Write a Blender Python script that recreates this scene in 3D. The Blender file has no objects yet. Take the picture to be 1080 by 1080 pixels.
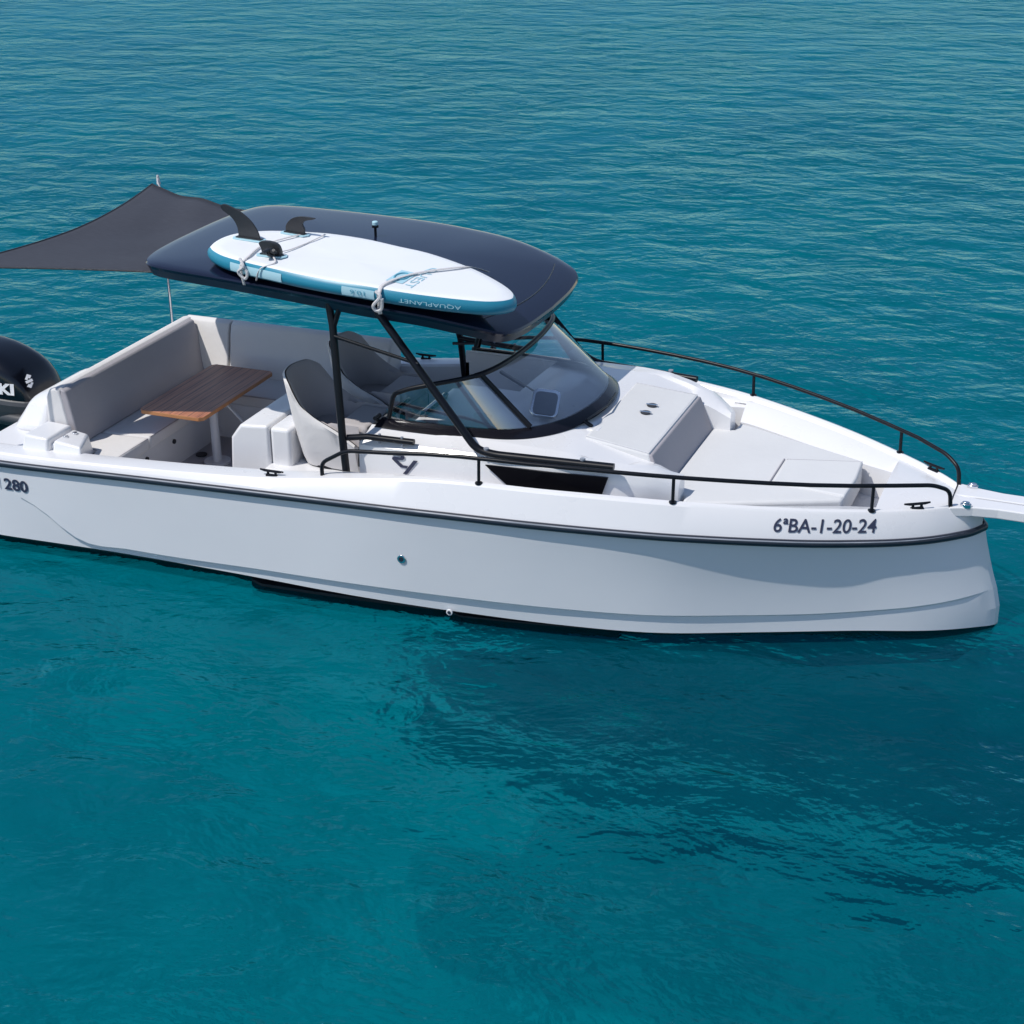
import bpy, bmesh, math, random
import numpy as np
from mathutils import Vector, Matrix
random.seed(4)
R = math.radians
scn = bpy.context.scene
col = scn.collection
# ------------------------------------------------------------------ camera
cam_d = bpy.data.cameras.new('camera'); cam = bpy.data.objects.new('camera', cam_d); col.objects.link(cam)
cam_d.lens = 60.0; cam_d.sensor_width = 36.0; cam_d.clip_start = .1; cam_d.clip_end = 4000
_rt = Vector((0.9300, 0.3660, -0.0110)).normalized(); _fw = Vector((-0.339, 0.847, -0.411)).normalized()
_up = _rt.cross(_fw).normalized(); _rt = _fw.cross(_up)
cam.matrix_world = Matrix(((_rt.x, _up.x, -_fw.x, 3.835), (_rt.y, _up.y, -_fw.y, -10.233), (_rt.z, _up.z, -_fw.z, 5.234), (0, 0, 0, 1)))
scn.camera = cam
# ------------------------------------------------------------------ sky, sun, exposure
SUN = Vector((-.47, -.48, 1.0)).normalized()
elev = math.asin(SUN.z); azim = math.atan2(SUN.x, SUN.y)
w = bpy.data.worlds.new('World'); scn.world = w; w.use_nodes = True
nt = w.node_tree
sky = nt.nodes.new('ShaderNodeTexSky'); sky.sky_type = 'NISHITA'; sky.sun_disc = False
sky.sun_elevation = elev; sky.sun_rotation = azim; sky.air_density = 1.0; sky.dust_density = .0; sky.ozone_density = 2.5; sky.altitude = 500
tint = nt.nodes.new('ShaderNodeMix'); tint.data_type = 'RGBA'; tint.blend_type = 'MULTIPLY'; tint.inputs['Factor'].default_value = 1
tint.inputs['B'].default_value = (1.12, 1.0, .93, 1); nt.links.new(sky.outputs[0], tint.inputs['A'])
nt.links.new(tint.outputs['Result'], nt.nodes['Background'].inputs[0]); nt.nodes['Background'].inputs[1].default_value = .14
sun_d = bpy.data.lights.new('sun', 'SUN'); sun_d.energy = 3.5; sun_d.angle = R(.5); sun_d.color = (1, .96, .9)
sun = bpy.data.objects.new('sun', sun_d); col.objects.link(sun); sun.location = (-20, -18, 40)
sun.rotation_euler = (-SUN).to_track_quat('-Z', 'Y').to_euler()
scn.view_settings.view_transform = 'Standard'; scn.view_settings.look = 'None'
scn.view_settings.exposure = 0.06; scn.view_settings.gamma = 1
scn.render.engine = 'CYCLES'
scn.cycles.max_bounces = 10; scn.cycles.transparent_max_bounces = 12; scn.cycles.transmission_bounces = 1
scn.cycles.caustics_refractive = False; scn.cycles.caustics_reflective = False

# ------------------------------------------------------------------ materials
def mat(name, base, rough=.5, metal=0, coat=0, bump=None, var=None, spec=.5, trans=0, alpha=1):
    m = bpy.data.materials.new(name); m.use_nodes = True
    n, l = m.node_tree.nodes, m.node_tree.links; b = n['Principled BSDF']
    b.inputs['Base Color'].default_value = (*base, 1); b.inputs['Roughness'].default_value = rough
    b.inputs['Metallic'].default_value = metal; b.inputs['Coat Weight'].default_value = coat
    b.inputs['Coat Roughness'].default_value = .04; b.inputs['Specular IOR Level'].default_value = spec
    b.inputs['Transmission Weight'].default_value = trans
    tc = n.new('ShaderNodeTexCoord')
    if var:
        sc, amt = var
        no = n.new('ShaderNodeTexNoise'); no.inputs['Scale'].default_value = sc; no.inputs['Detail'].default_value = 6
        l.new(tc.outputs['Object'], no.inputs['Vector'])
        mx = n.new('ShaderNodeMix'); mx.data_type = 'RGBA'
        mx.inputs['A'].default_value = (*[c * (1 - amt) for c in base], 1); mx.inputs['B'].default_value = (*[min(1, c * (1 + amt * .5)) for c in base], 1)
        l.new(no.outputs['Fac'], mx.inputs['Factor']); l.new(mx.outputs['Result'], b.inputs['Base Color'])
        mr = n.new('ShaderNodeMapRange'); mr.inputs['To Min'].default_value = rough * .8; mr.inputs['To Max'].default_value = min(1, rough * 1.25)
        l.new(no.outputs['Fac'], mr.inputs['Value']); l.new(mr.outputs['Result'], b.inputs['Roughness'])
    if bump:
        sc, st = bump
        no = n.new('ShaderNodeTexNoise'); no.inputs['Scale'].default_value = sc; no.inputs['Detail'].default_value = 4
        bp = n.new('ShaderNodeBump'); bp.inputs['Strength'].default_value = st; bp.inputs['Distance'].default_value = .01
        l.new(tc.outputs['Object'], no.inputs['Vector']); l.new(no.outputs['Fac'], bp.inputs['Height']); l.new(bp.outputs['Normal'], b.inputs['Normal'])
    return m
M = {}
M['gel'] = mat('white_gelcoat', (.77, .765, .775), .28, coat=.25, var=(3, .03))
M['hull'] = mat('hull_gelcoat', (.78, .79, .82), .22, coat=.3, var=(1.5, .05), bump=(2.2, .25))
M['foul'] = mat('antifouling', (.008, .012, .02), .6, var=(9, .5), bump=(30, .4))
M['rubber'] = mat('black_rubber', (.02, .025, .04), .38, var=(12, .2))
M['insert'] = mat('rail_insert', (.28, .30, .34), .35)
M['grip'] = mat('textured_nonskid', (.66, .66, .68), .75, bump=(220, .5), var=(2, .04))
M['sole'] = mat('grey_cockpit_sole', (.40, .40, .43), .75, bump=(160, .5), var=(3, .08))
M['uph'] = mat('light_grey_upholstery', (.72, .70, .69), .8, bump=(14, .35), var=(5, .06))
M['uph_d'] = mat('piping_and_shaded_upholstery', (.38, .36, .38), .85, bump=(14, .35), var=(5, .08))  # piping grey; also the upholstery colour with shade painted in, for forward backrest faces
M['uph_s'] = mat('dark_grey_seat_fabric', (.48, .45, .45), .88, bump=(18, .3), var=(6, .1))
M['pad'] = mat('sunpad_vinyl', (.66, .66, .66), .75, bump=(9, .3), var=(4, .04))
M['blk'] = mat('black_powdercoat', (.006, .007, .011), .35, spec=.25, var=(20, .2))
M['navy'] = mat('navy_gloss', (.008, .011, .030), .12, coat=.15, var=(2, .15), spec=.4)
M['visor'] = mat('black_gloss_visor', (.006, .006, .010), .25, coat=.15, spec=.3)
M['chrome'] = mat('polished_steel', (.75, .75, .76), .16, metal=1)
M['dark'] = mat('dark_interior', (.03, .032, .04), .6)
M['screen'] = mat('dark_screen_glass', (.01, .014, .03), .08, coat=1)
M['win'] = mat('black_window', (.003, .003, .005), .4, spec=.08)
M['cowl'] = mat('black_engine_cowl', (.003, .004, .008), .2, spec=.4, coat=.15, var=(4, .2))
M['cowl2'] = mat('dark_grey_engine_plastic', (.05, .052, .058), .45, var=(6, .15))
M['white'] = mat('white_vinyl_letters', (.85, .85, .86), .4)
M['ink'] = mat('dark_vinyl_letters', (.03, .035, .07), .45)
M['ink2'] = mat('pale_grey_letters', (.42, .46, .52), .45)
M['sup'] = mat('white_pvc_board', (.84, .85, .86), .45, var=(3, .02))
M['teal'] = mat('teal_board_rail', (.02, .24, .36), .4, var=(2, .12))
M['ltblue'] = mat('pale_blue_print', (.42, .66, .74), .45)
M['blueprint'] = mat('blue_print', (.10, .36, .48), .45)
M['fin'] = mat('black_fin_plastic', (.02, .02, .024), .42, bump=(60, .2))
M['strap'] = mat('white_webbing', (.62, .60, .60), .85, bump=(90, .5))
M['legw'] = mat('white_painted_aluminium', (.66, .67, .70), .3, coat=.2)
M['red'] = mat('red_hose', (.25, .03, .03), .45)

def teak():
    m = mat('teak_planks', (.22, .09, .05), .42, coat=0); n, l = m.node_tree.nodes, m.node_tree.links; b = n['Principled BSDF']
    tc = n.new('ShaderNodeTexCoord'); mp = n.new('ShaderNodeMapping'); mp.inputs['Scale'].default_value = (14, .9, 5)
    l.new(tc.outputs['Object'], mp.inputs['Vector'])
    no = n.new('ShaderNodeTexNoise'); no.inputs['Scale'].default_value = 3; no.inputs['Detail'].default_value = 8; no.inputs['Distortion'].default_value = .6
    l.new(mp.outputs['Vector'], no.inputs['Vector'])
    cr = n.new('ShaderNodeValToRGB'); e = cr.color_ramp.elements
    e[0].position = .3; e[0].color = (.34, .12, .058, 1); e[1].position = .72; e[1].color = (.60, .25, .13, 1)
    l.new(no.outputs['Fac'], cr.inputs['Fac'])
    sp = n.new('ShaderNodeSeparateXYZ'); l.new(tc.outputs['Object'], sp.inputs[0])
    mm = n.new('ShaderNodeMath'); mm.operation = 'MULTIPLY'; mm.inputs[1].default_value = 1 / .075; l.new(sp.outputs['X'], mm.inputs[0])
    fr = n.new('ShaderNodeMath'); fr.operation = 'FRACT'; l.new(mm.outputs[0], fr.inputs[0])
    gt = n.new('ShaderNodeMath'); gt.operation = 'GREATER_THAN'; gt.inputs[1].default_value = .07; l.new(fr.outputs[0], gt.inputs[0])
    mx = n.new('ShaderNodeMix'); mx.data_type = 'RGBA'; mx.inputs['A'].default_value = (.03, .015, .01, 1)
    l.new(gt.outputs[0], mx.inputs['Factor']); l.new(cr.outputs['Color'], mx.inputs['B']); l.new(mx.outputs['Result'], b.inputs['Base Color'])
    return m
M['teak'] = teak()
M['teak_edge'] = mat('teak_edge', (.50, .22, .09), .45, var=(10, .25))

def glass():
    m = bpy.data.materials.new('tinted_windscreen_glass'); m.use_nodes = True
    n, l = m.node_tree.nodes, m.node_tree.links; n.remove(n['Principled BSDF'])
    tr = n.new('ShaderNodeBsdfTransparent'); tr.inputs[0].default_value = (.96, .98, 1, 1)
    gl = n.new('ShaderNodeBsdfGlossy'); gl.inputs['Roughness'].default_value = .03; gl.inputs[0].default_value = (.95, .97, 1, 1)
    fr = n.new('ShaderNodeFresnel'); fr.inputs['IOR'].default_value = 1.45
    mu = n.new('ShaderNodeMath'); mu.operation = 'MULTIPLY_ADD'; mu.inputs[1].default_value = 1.0; mu.inputs[2].default_value = .15
    mx = n.new('ShaderNodeMixShader'); l.new(fr.outputs[0], mu.inputs[0]); l.new(mu.outputs[0], mx.inputs[0])
    l.new(tr.outputs[0], mx.inputs[1]); l.new(gl.outputs[0], mx.inputs[2]); l.new(mx.outputs[0], n['Material Output'].inputs[0])
    return m
M['glass'] = glass()

def sailcloth():
    m = bpy.data.materials.new('charcoal_shade_mesh'); m.use_nodes = True
    n, l = m.node_tree.nodes, m.node_tree.links; b = n['Principled BSDF']
    b.inputs['Roughness'].default_value = .85
    tc = n.new('ShaderNodeTexCoord')
    wv = n.new('ShaderNodeTexNoise'); wv.inputs['Scale'].default_value = 60; wv.inputs['Detail'].default_value = 3
    mp = n.new('ShaderNodeMapping'); mp.inputs['Scale'].default_value = (.25, 3, 1); l.new(tc.outputs['Object'], mp.inputs['Vector']); l.new(mp.outputs[0], wv.inputs['Vector'])
    cr = n.new('ShaderNodeValToRGB'); cr.color_ramp.elements[0].color = (.022, .025, .036, 1); cr.color_ramp.elements[1].color = (.058, .062, .080, 1)
    l.new(wv.outputs['Fac'], cr.inputs[0]); l.new(cr.outputs[0], b.inputs['Base Color'])
    return m
M['sail'] = sailcloth()

# ---- water and seabed
def water_mat():
    m = bpy.data.materials.new('clear_turquoise_water'); m.use_nodes = True
    n, l = m.node_tree.nodes, m.node_tree.links; n.remove(n['Principled BSDF'])
    tc = n.new('ShaderNodeTexCoord')
    def noise(scale, sx, sy, rot, det, rough, dist, w):
        mp = n.new('ShaderNodeMapping'); mp.inputs['Scale'].default_value = (sx, sy, 1); mp.inputs['Rotation'].default_value = (0, 0, R(rot))
        l.new(tc.outputs['Object'], mp.inputs['Vector'])
        no = n.new('ShaderNodeTexNoise'); no.inputs['Scale'].default_value = scale; no.inputs['Detail'].default_value = det
        no.inputs['Roughness'].default_value = rough; no.inputs['Distortion'].default_value = dist
        l.new(mp.outputs[0], no.inputs['Vector'])
        mu = n.new('ShaderNodeMath'); mu.operation = 'MULTIPLY'; mu.inputs[1].default_value = w; l.new(no.outputs['Fac'], mu.inputs[0])
        return mu
    a = noise(.8, .62, 1.0, -16, 2, .5, .2, .48)
    b_ = noise(2.1, .72, 1.0, -24, 4, .55, .3, .42)
    c = noise(6.5, .8, 1.0, -8, 4, .55, .3, .075)
    s1 = n.new('ShaderNodeMath'); l.new(a.outputs[0], s1.inputs[0]); l.new(b_.outputs[0], s1.inputs[1])
    s2 = n.new('ShaderNodeMath'); l.new(s1.outputs[0], s2.inputs[0]); l.new(c.outputs[0], s2.inputs[1])
    bp = n.new('ShaderNodeBump'); bp.inputs['Strength'].default_value = 1.0; bp.inputs['Distance'].default_value = .20
    wd = n.new('ShaderNodeTexNoise'); wd.inputs['Scale'].default_value = .16; wd.inputs['Detail'].default_value = 3; wd.inputs['Distortion'].default_value = .6; l.new(tc.outputs['Object'], wd.inputs['Vector'])
    wr = n.new('ShaderNodeMapRange'); wr.inputs['From Min'].default_value = .32; wr.inputs['From Max'].default_value = .68; wr.inputs['To Min'].default_value = .11; wr.inputs['To Max'].default_value = .34
    l.new(wd.outputs['Fac'], wr.inputs['Value']); l.new(wr.outputs['Result'], bp.inputs['Distance'])
    l.new(s2.outputs[0], bp.inputs['Height'])
    gl = n.new('ShaderNodeBsdfGlossy'); gl.inputs['Roughness'].default_value = .08; gl.inputs[0].default_value = (.16, .42, .62, 1)
    rf = n.new('ShaderNodeBsdfRefraction'); rf.inputs['IOR'].default_value = 1.33; rf.inputs['Roughness'].default_value = .02; rf.inputs[0].default_value = (.006, .88, 1, 1)
    tr = n.new('ShaderNodeBsdfTransparent'); tr.inputs[0].default_value = (.006, .88, 1, 1)
    df = n.new('ShaderNodeBsdfDiffuse'); df.inputs[0].default_value = (.001, .17, .245, 1)
    for s in (gl, rf, df): l.new(bp.outputs[0], s.inputs['Normal'])
    m1 = n.new('ShaderNodeMixShader'); m1.inputs[0].default_value = .23; l.new(rf.outputs[0], m1.inputs[1]); l.new(tr.outputs[0], m1.inputs[2])
    m2 = n.new('ShaderNodeMixShader'); m2.inputs[0].default_value = .16; l.new(m1.outputs[0], m2.inputs[1]); l.new(df.outputs[0], m2.inputs[2])
    fr = n.new('ShaderNodeFresnel'); fr.inputs['IOR'].default_value = 1.33; l.new(bp.outputs[0], fr.inputs['Normal'])
    m3 = n.new('ShaderNodeMixShader'); l.new(fr.outputs[0], m3.inputs[0]); l.new(m2.outputs[0], m3.inputs[1]); l.new(gl.outputs[0], m3.inputs[2])
    l.new(m3.outputs[0], n['Material Output'].inputs[0])
    return m
def seabed_mat():
    m = bpy.data.materials.new('pale_sand_with_weed'); m.use_nodes = True
    n, l = m.node_tree.nodes, m.node_tree.links; b = n['Principled BSDF']; b.inputs['Roughness'].default_value = 1; b.inputs['Specular IOR Level'].default_value = 0
    tc = n.new('ShaderNodeTexCoord')
    no = n.new('ShaderNodeTexNoise'); no.inputs['Scale'].default_value = .30; no.inputs['Detail'].default_value = 8; no.inputs['Roughness'].default_value = .6; no.inputs['Distortion'].default_value = .8
    l.new(tc.outputs['Object'], no.inputs['Vector'])
    cr = n.new('ShaderNodeValToRGB'); e = cr.color_ramp.elements
    e[0].position = .34; e[0].color = (.52, .60, .62, 1); e[1].position = .62; e[1].color = (.95, .92, .90, 1)
    l.new(no.outputs['Fac'], cr.inputs[0]); l.new(cr.outputs[0], b.inputs['Base Color'])
    return m

# ------------------------------------------------------------------ helpers
def tag(o, label=None, cat=None, group=None, kind=None):
    if label: o['label'] = label
    if cat: o['category'] = cat
    if group: o['group'] = group
    if kind: o['kind'] = kind
    return o
def empty(name, loc=(0, 0, 0)):
    o = bpy.data.objects.new(name, None); o.location = loc; o.empty_display_size = .2; col.objects.link(o); return o
def make(name, verts, faces, mats, parent=None, smooth=True, fmat=None, bevel=0, seg=2, subsurf=0, angle=40, merge=True):
    me = bpy.data.meshes.new(name); me.from_pydata([tuple(map(float, v)) for v in verts], [], faces)
    if not isinstance(mats, (list, tuple)): mats = [mats]
    for m in mats: me.materials.append(m)
    if fmat is not None:
        for p, i in zip(me.polygons, fmat): p.material_index = i
    bm = bmesh.new(); bm.from_mesh(me)
    if merge: bmesh.ops.remove_doubles(bm, verts=bm.verts, dist=1e-5)
    bmesh.ops.recalc_face_normals(bm, faces=bm.faces); bm.to_mesh(me); bm.free()
    for p in me.polygons: p.use_smooth = smooth
    o = bpy.data.objects.new(name, me); col.objects.link(o)
    if parent: o.parent = parent
    if smooth and angle < 180: me.set_sharp_from_angle(angle=R(angle))
    if subsurf:
        s = o.modifiers.new('s', 'SUBSURF'); s.levels = subsurf; s.render_levels = subsurf
    if bevel:
        b = o.modifiers.new('b', 'BEVEL'); b.width = bevel; b.segments = seg; b.limit_method = 'ANGLE'; b.angle_limit = R(35); b.harden_normals = False
    return o
class MB:
    def __init__(s): s.v = []; s.f = []; s.m = []
    def add(s, v, f, mi=0):
        k = len(s.v); s.v += [tuple(map(float, q)) for q in v]; s.f += [tuple(i + k for i in g) for g in f]; s.m += [mi] * len(f)
        return s
    def box(s, a, b, mi=0):
        x0, y0, z0 = a; x1, y1, z1 = b
        v = [(x0, y0, z0), (x1, y0, z0), (x1, y1, z0), (x0, y1, z0), (x0, y0, z1), (x1, y0, z1), (x1, y1, z1), (x0, y1, z1)]
        return s.add(v, [(0, 3, 2, 1), (4, 5, 6, 7), (0, 1, 5, 4), (1, 2, 6, 5), (2, 3, 7, 6), (3, 0, 4, 7)], mi)
    def hexa(s, v, mi=0):   # 8 points, bottom loop then top loop
        return s.add(v, [(0, 3, 2, 1), (4, 5, 6, 7), (0, 1, 5, 4), (1, 2, 6, 5), (2, 3, 7, 6), (3, 0, 4, 7)], mi)
    def prism(s, poly, d, mi=0):   # poly: list of 3D points, d: extrusion vector
        n = len(poly); d = Vector(d)
        v = [Vector(p) for p in poly] + [Vector(p) + d for p in poly]
        return s.add(v, [tuple(range(n))[::-1], tuple(range(n, 2 * n))] + [(i, (i + 1) % n, n + (i + 1) % n, n + i) for i in range(n)], mi)
    def tube(s, pts, r, n=10, mi=0, cap=True, flat=1.0, up=Vector((0, 0, 1))):
        pts = [Vector(p) for p in pts]; rr = r if isinstance(r, (list, tuple)) else [r] * len(pts)
        rings = []; prev = None
        for i, p in enumerate(pts):
            t = (pts[min(i + 1, len(pts) - 1)] - pts[max(i - 1, 0)]).normalized()
            if prev is None:
                u = up if abs(t.dot(up)) < .95 else Vector((1, 0, 0))
                a = t.cross(u).normalized()
            else:
                a = (prev - t * prev.dot(t)).normalized()
            prev = a; b = t.cross(a)
            rings.append([p + a * math.cos(2 * math.pi * k / n) * rr[i] * flat + b * math.sin(2 * math.pi * k / n) * rr[i] for k in range(n)])
        v = [q for g in rings for q in g]; f = []
        for i in range(len(pts) - 1):
            for k in range(n): f.append((i * n + k, i * n + (k + 1) % n, (i + 1) * n + (k + 1) % n, (i + 1) * n + k))
        if cap: f.append(tuple(range(n))[::-1]); f.append(tuple((len(pts) - 1) * n + k for k in range(n)))
        return s.add(v, f, mi)
    def disc(s, c, r, h, n=20, axis='z', mi=0, sx=1, sy=1):
        c = Vector(c); v = []
        for q in (0, h):
            for k in range(n):
                a = 2 * math.pi * k / n; u, w_ = r * math.cos(a) * sx, r * math.sin(a) * sy
                v.append(c + (Vector((u, w_, q)) if axis == 'z' else Vector((u, q, w_)) if axis == 'y' else Vector((q, u, w_))))
        return s.add(v, [tuple(range(n))[::-1], tuple(range(n, 2 * n))] + [(i, (i + 1) % n, n + (i + 1) % n, n + i) for i in range(n)], mi)
    def make(s, name, mats, parent=None, **k):
        return make(name, s.v, s.f, mats, parent, fmat=s.m, **k)
def loft(rings, closed=True, caps=False):
    n = len(rings[0]); v = [q for g in rings for q in g]; f = []
    for i in range(len(rings) - 1):
        for k in range(n if closed else n - 1):
            f.append((i * n + k, i * n + (k + 1) % n, (i + 1) * n + (k + 1) % n, (i + 1) * n + k))
    if caps: f.append(tuple(range(n))[::-1]); f.append(tuple((len(rings) - 1) * n + k for k in range(n)))
    return v, f
def catmull(pts, m=8):
    pts = [Vector(p) for p in pts]; P = [pts[0] * 2 - pts[1]] + pts + [pts[-1] * 2 - pts[-2]]; out = []
    for i in range(1, len(P) - 2):
        for j in range(m):
            t = j / m; a, b, c, d = P[i - 1:i + 3]
            out.append(.5 * ((2 * b) + (c - a) * t + (2 * a - 5 * b + 4 * c - d) * t * t + (3 * b - a - 3 * c + d) * t ** 3))
    return out + [pts[-1]]
def fillet(pts, r=.06, n=5):
    pts = [Vector(p) for p in pts]; out = [pts[0]]
    for i in range(1, len(pts) - 1):
        a, b, c = pts[i - 1:i + 2]; d1 = (a - b); d2 = (c - b); q = min(r, d1.length * .45, d2.length * .45)
        p0 = b + d1.normalized() * q; p1 = b + d2.normalized() * q
        for k in range(n + 1):
            t = k / n; out.append((1 - t) ** 2 * p0 + 2 * t * (1 - t) * b + t * t * p1)
    return out + [pts[-1]]
def smoothtab(xs, ys):
    xs = np.array(xs, float); ys = np.array(ys, float); d = np.gradient(ys, xs)
    def f(x):
        i = int(np.clip(np.searchsorted(xs, x) - 1, 0, len(xs) - 2)); h = xs[i + 1] - xs[i]; t = (min(max(x, xs[0]), xs[-1]) - xs[i]) / h
        return float((2 * t ** 3 - 3 * t ** 2 + 1) * ys[i] + (t ** 3 - 2 * t ** 2 + t) * h * d[i] + (-2 * t ** 3 + 3 * t ** 2) * ys[i + 1] + (t ** 3 - t ** 2) * h * d[i + 1])
    return f
def text_pts(s, size, font_scale_x=1.0, bold=0.0, shear=0):
    c = bpy.data.curves.new('lettering', 'FONT'); c.body = s; c.size = size; c.offset = bold; c.shear = shear; c.resolution_u = 4; c.fill_mode = 'FRONT'
    t = bpy.data.objects.new('lettering', c); col.objects.link(t)
    dg = bpy.context.evaluated_depsgraph_get(); dg.update()
    me = bpy.data.meshes.new_from_object(t.evaluated_get(dg))
    v = [(q.co.x * font_scale_x, q.co.y) for q in me.vertices]; f = [tuple(p.vertices) for p in me.polygons]
    bpy.data.objects.remove(t); bpy.data.curves.remove(c); bpy.data.meshes.remove(me)
    x0 = min(q[0] for q in v); return [(q[0] - x0, q[1]) for q in v], f
def letters(name, s, size, fn, m, parent, sx=1.0, bold=0.0, shear=0, width=None):
    v, f = text_pts(s, size, sx, bold, shear)
    if width:
        k = width / max(q[0] for q in v); v = [(q[0] * k, q[1]) for q in v]
    return make(name, [fn(a, b) for a, b in v], f, m, parent, smooth=False, merge=False)

# ------------------------------------------------------------------ water, seabed
def sheet(name, x0, x1, y0, y1, z, m, n=1):
    o = make(name, [(x0, y0, z), (x1, y0, z), (x1, y1, z), (x0, y1, z)], [(0, 1, 2, 3)], m, smooth=False); return o
from mathutils import noise as mnoise
def seabed():
    gx = [-900, -300, -100, -45] + list(np.arange(-24, 34, .26)) + [60, 120, 300, 900]
    gy = [-500, -150, -50, -22] + list(np.arange(-13, 34, .26)) + [60, 120, 400, 1500]
    V = []
    for y in gy:
        for x in gx:
            q = Vector((x, y, 0)); h = mnoise.fractal(q * .22 + Vector((7, 3, 0)), 1.0, 2.0, 3) * .35 + mnoise.fractal(Vector((x * .9, y * 2.2, 0)), .9, 2.1, 4) * .30
            V.append((x, y, -5.1 + (h if -40 < x < 50 and -21 < y < 50 else 0)))
    n = len(gx); F = [(j * n + i, j * n + i + 1, (j + 1) * n + i + 1, (j + 1) * n + i) for j in range(len(gy) - 1) for i in range(n - 1)]
    return make('seabed', V, F, seabed_mat(), smooth=True, angle=180, merge=False)
tag(seabed(), kind='structure')
tag(sheet('water', -900, 900, -500, 1500, 0, water_mat()), kind='structure')

# ------------------------------------------------------------------ BOAT
boat = empty('motorboat', (0, 0, 0))
tag(boat, 'white open day boat with navy hardtop and grey cushions floating on turquoise water', 'boat')
zr = smoothtab([-4.6, -3.5, -2.5, -1.4, 0, .6, 1.1, 1.7, 2.3, 2.7, 2.97], [.68, .70, .74, .78, .82, .815, .80, .765, .72, .69, .668])
hr = smoothtab([-4.6, -3.56, -2.41, -1.3, -.3, 0, .31, .61, .9, 1.18, 1.46, 1.73, 2.0, 2.26, 2.52, 2.71, 2.83, 2.92, 2.97], [1.30, 1.335, 1.335, 1.335, 1.33, 1.31, 1.28, 1.235, 1.18, 1.11, 1.015, .91, .79, .65, .49, .34, .215, .10, 0])
hw = smoothtab([-4.6, -3.8, -2.75, -1.72, -.8, -.11, .53, 1.13, 1.7, 2.26, 2.83, 3.1], [1.16, 1.16, 1.12, 1.11, 1.10, 1.06, .99, .865, .64, .41, .19, .03])
zch = smoothtab([-4.6, -3.45, -3.3, -3.0, -2.6, -1.5, 0, 1.2, 2.0, 2.6, 3.1], [.56, .46, .40, .20, .185, .205, .225, .225, .225, .25, .28])
STEP = lambda x: float(np.interp(x, [0, 2.6], [.022, .011])) * min(1, max(0, (x + 3.45) / .3))
def stem_x(z):
    return float(np.interp(z, [-.6, -.45, -.2, 0, .09, .22, .38, .6, .68], [1.6, 2.7, 3.05, 3.115, 3.125, 3.10, 3.045, 2.985, 2.97]))
def hull_half(x, z):
    """half breadth of the topsides at station x, height z"""
    a, b = hw(min(x, 3.1)), hr(min(x, 2.97)); t = (z - .05) / (zr(x) - .05)
    t = max(0, min(1, t)); fl = float(np.interp(x, [0, 1.5, 2.8], [1.0, 1.25, 1.5]))
    y = a + (b - a) * (t ** fl)
    zc = zch(x)
    if z > zc: y += STEP(x)  * (1 - max(0, (z - zc) / max(.05, zr(x) - zc)))
    return y
zedge = smoothtab([-4.6, -1.8, -1.0, .3, .9, 1.6, 2.2, 2.6, 2.85, 3.0], [.130, .125, .11, .095, .09, .092, .088, .063, .034, .006])
zlift = smoothtab([-4.6, -1.8, -1.0, .3, .9, 1.6, 2.4, 3.1], [.045, .040, .025, .012, .004, 0, 0, 0])
NS = 90
rings = []; vals = []
for i in range(NS + 1):
    u = i / NS; u = 1 - (1 - u) ** 1.35
    xs0 = -3.95
    ring = []
    for side in (-1, 1):
        zl = []
        x_nom = xs0 + (2.97 - xs0) * u
        zR = zr(x_nom); zC = zch(x_nom)
        ZE = zedge(x_nom)
        levels = [-.55, -.32, -.10, .0, ZE, ZE + .5 * (zC - .014 - ZE), zC - .014, zC, zC + .25 * (zR - zC), zC + .5 * (zR - zC), zC + .75 * (zR - zC), zR]
        for li, z in enumerate(levels):
            xe = stem_x(z); x = xs0 + (xe - xs0) * u
            xl = x * 1.0
            # breadth by pulling the station back to nominal
            xq = xs0 + (2.97 - xs0) * u
            if z > 0 or li == 4:
                a = hw(xs0 + (3.115 - xs0) * u) + 2.1 * (ZE - zlift(x_nom)) if u < 1 else 0; b = hr(xq); a = min(a, b * .985 + .02) if u < .999 else .0; fl = float(np.interp(xq, [0, 1.5, 2.8], [1.0, 1.5, 2.0]))
                t = max(0, (z - ZE) / (zR - ZE)); y = a + (b - a) * t ** fl
                if li >= 7: y += STEP(xq) * (1 - (z - zC) / max(.05, zR - zC)) * min(1, (1 - u) * 40)
            else:
                a = hw(xs0 + (3.115 - xs0) * u) if u < .999 else 0
                y = a * {.0: .97, -.10: .95, -.32: .62, -.55: .02}[z]
                if z == -.55: z = -.55 + .0 * u
            zl.append((x, side * max(y, .0), z))
        ring.append(zl)
    rings.append(ring[0] + ring[1][::-1])
n1 = len(rings[0]); v = [q for g in rings for q in g]; f = []; fm = []
half = n1 // 2
for i in range(len(rings) - 1):
    for k in range(n1 - 1):
        if k == half - 1: continue
        f.append((i * n1 + k, i * n1 + k + 1, (i + 1) * n1 + k + 1, (i + 1) * n1 + k))
        kk = k if k < half else n1 - 2 - k
        xm = rings[i][k][0]
        fm.append(1 if kk < 3 or (kk < 4 and xm < .95) else 0)
f.append(tuple(range(n1))); fm.append(0)      # transom
hull = make('hull', v, f, [M['hull'], M['foul']], boat, fmat=fm, angle=9)
tag(hull, 'white hull with black underwater band')
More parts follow.
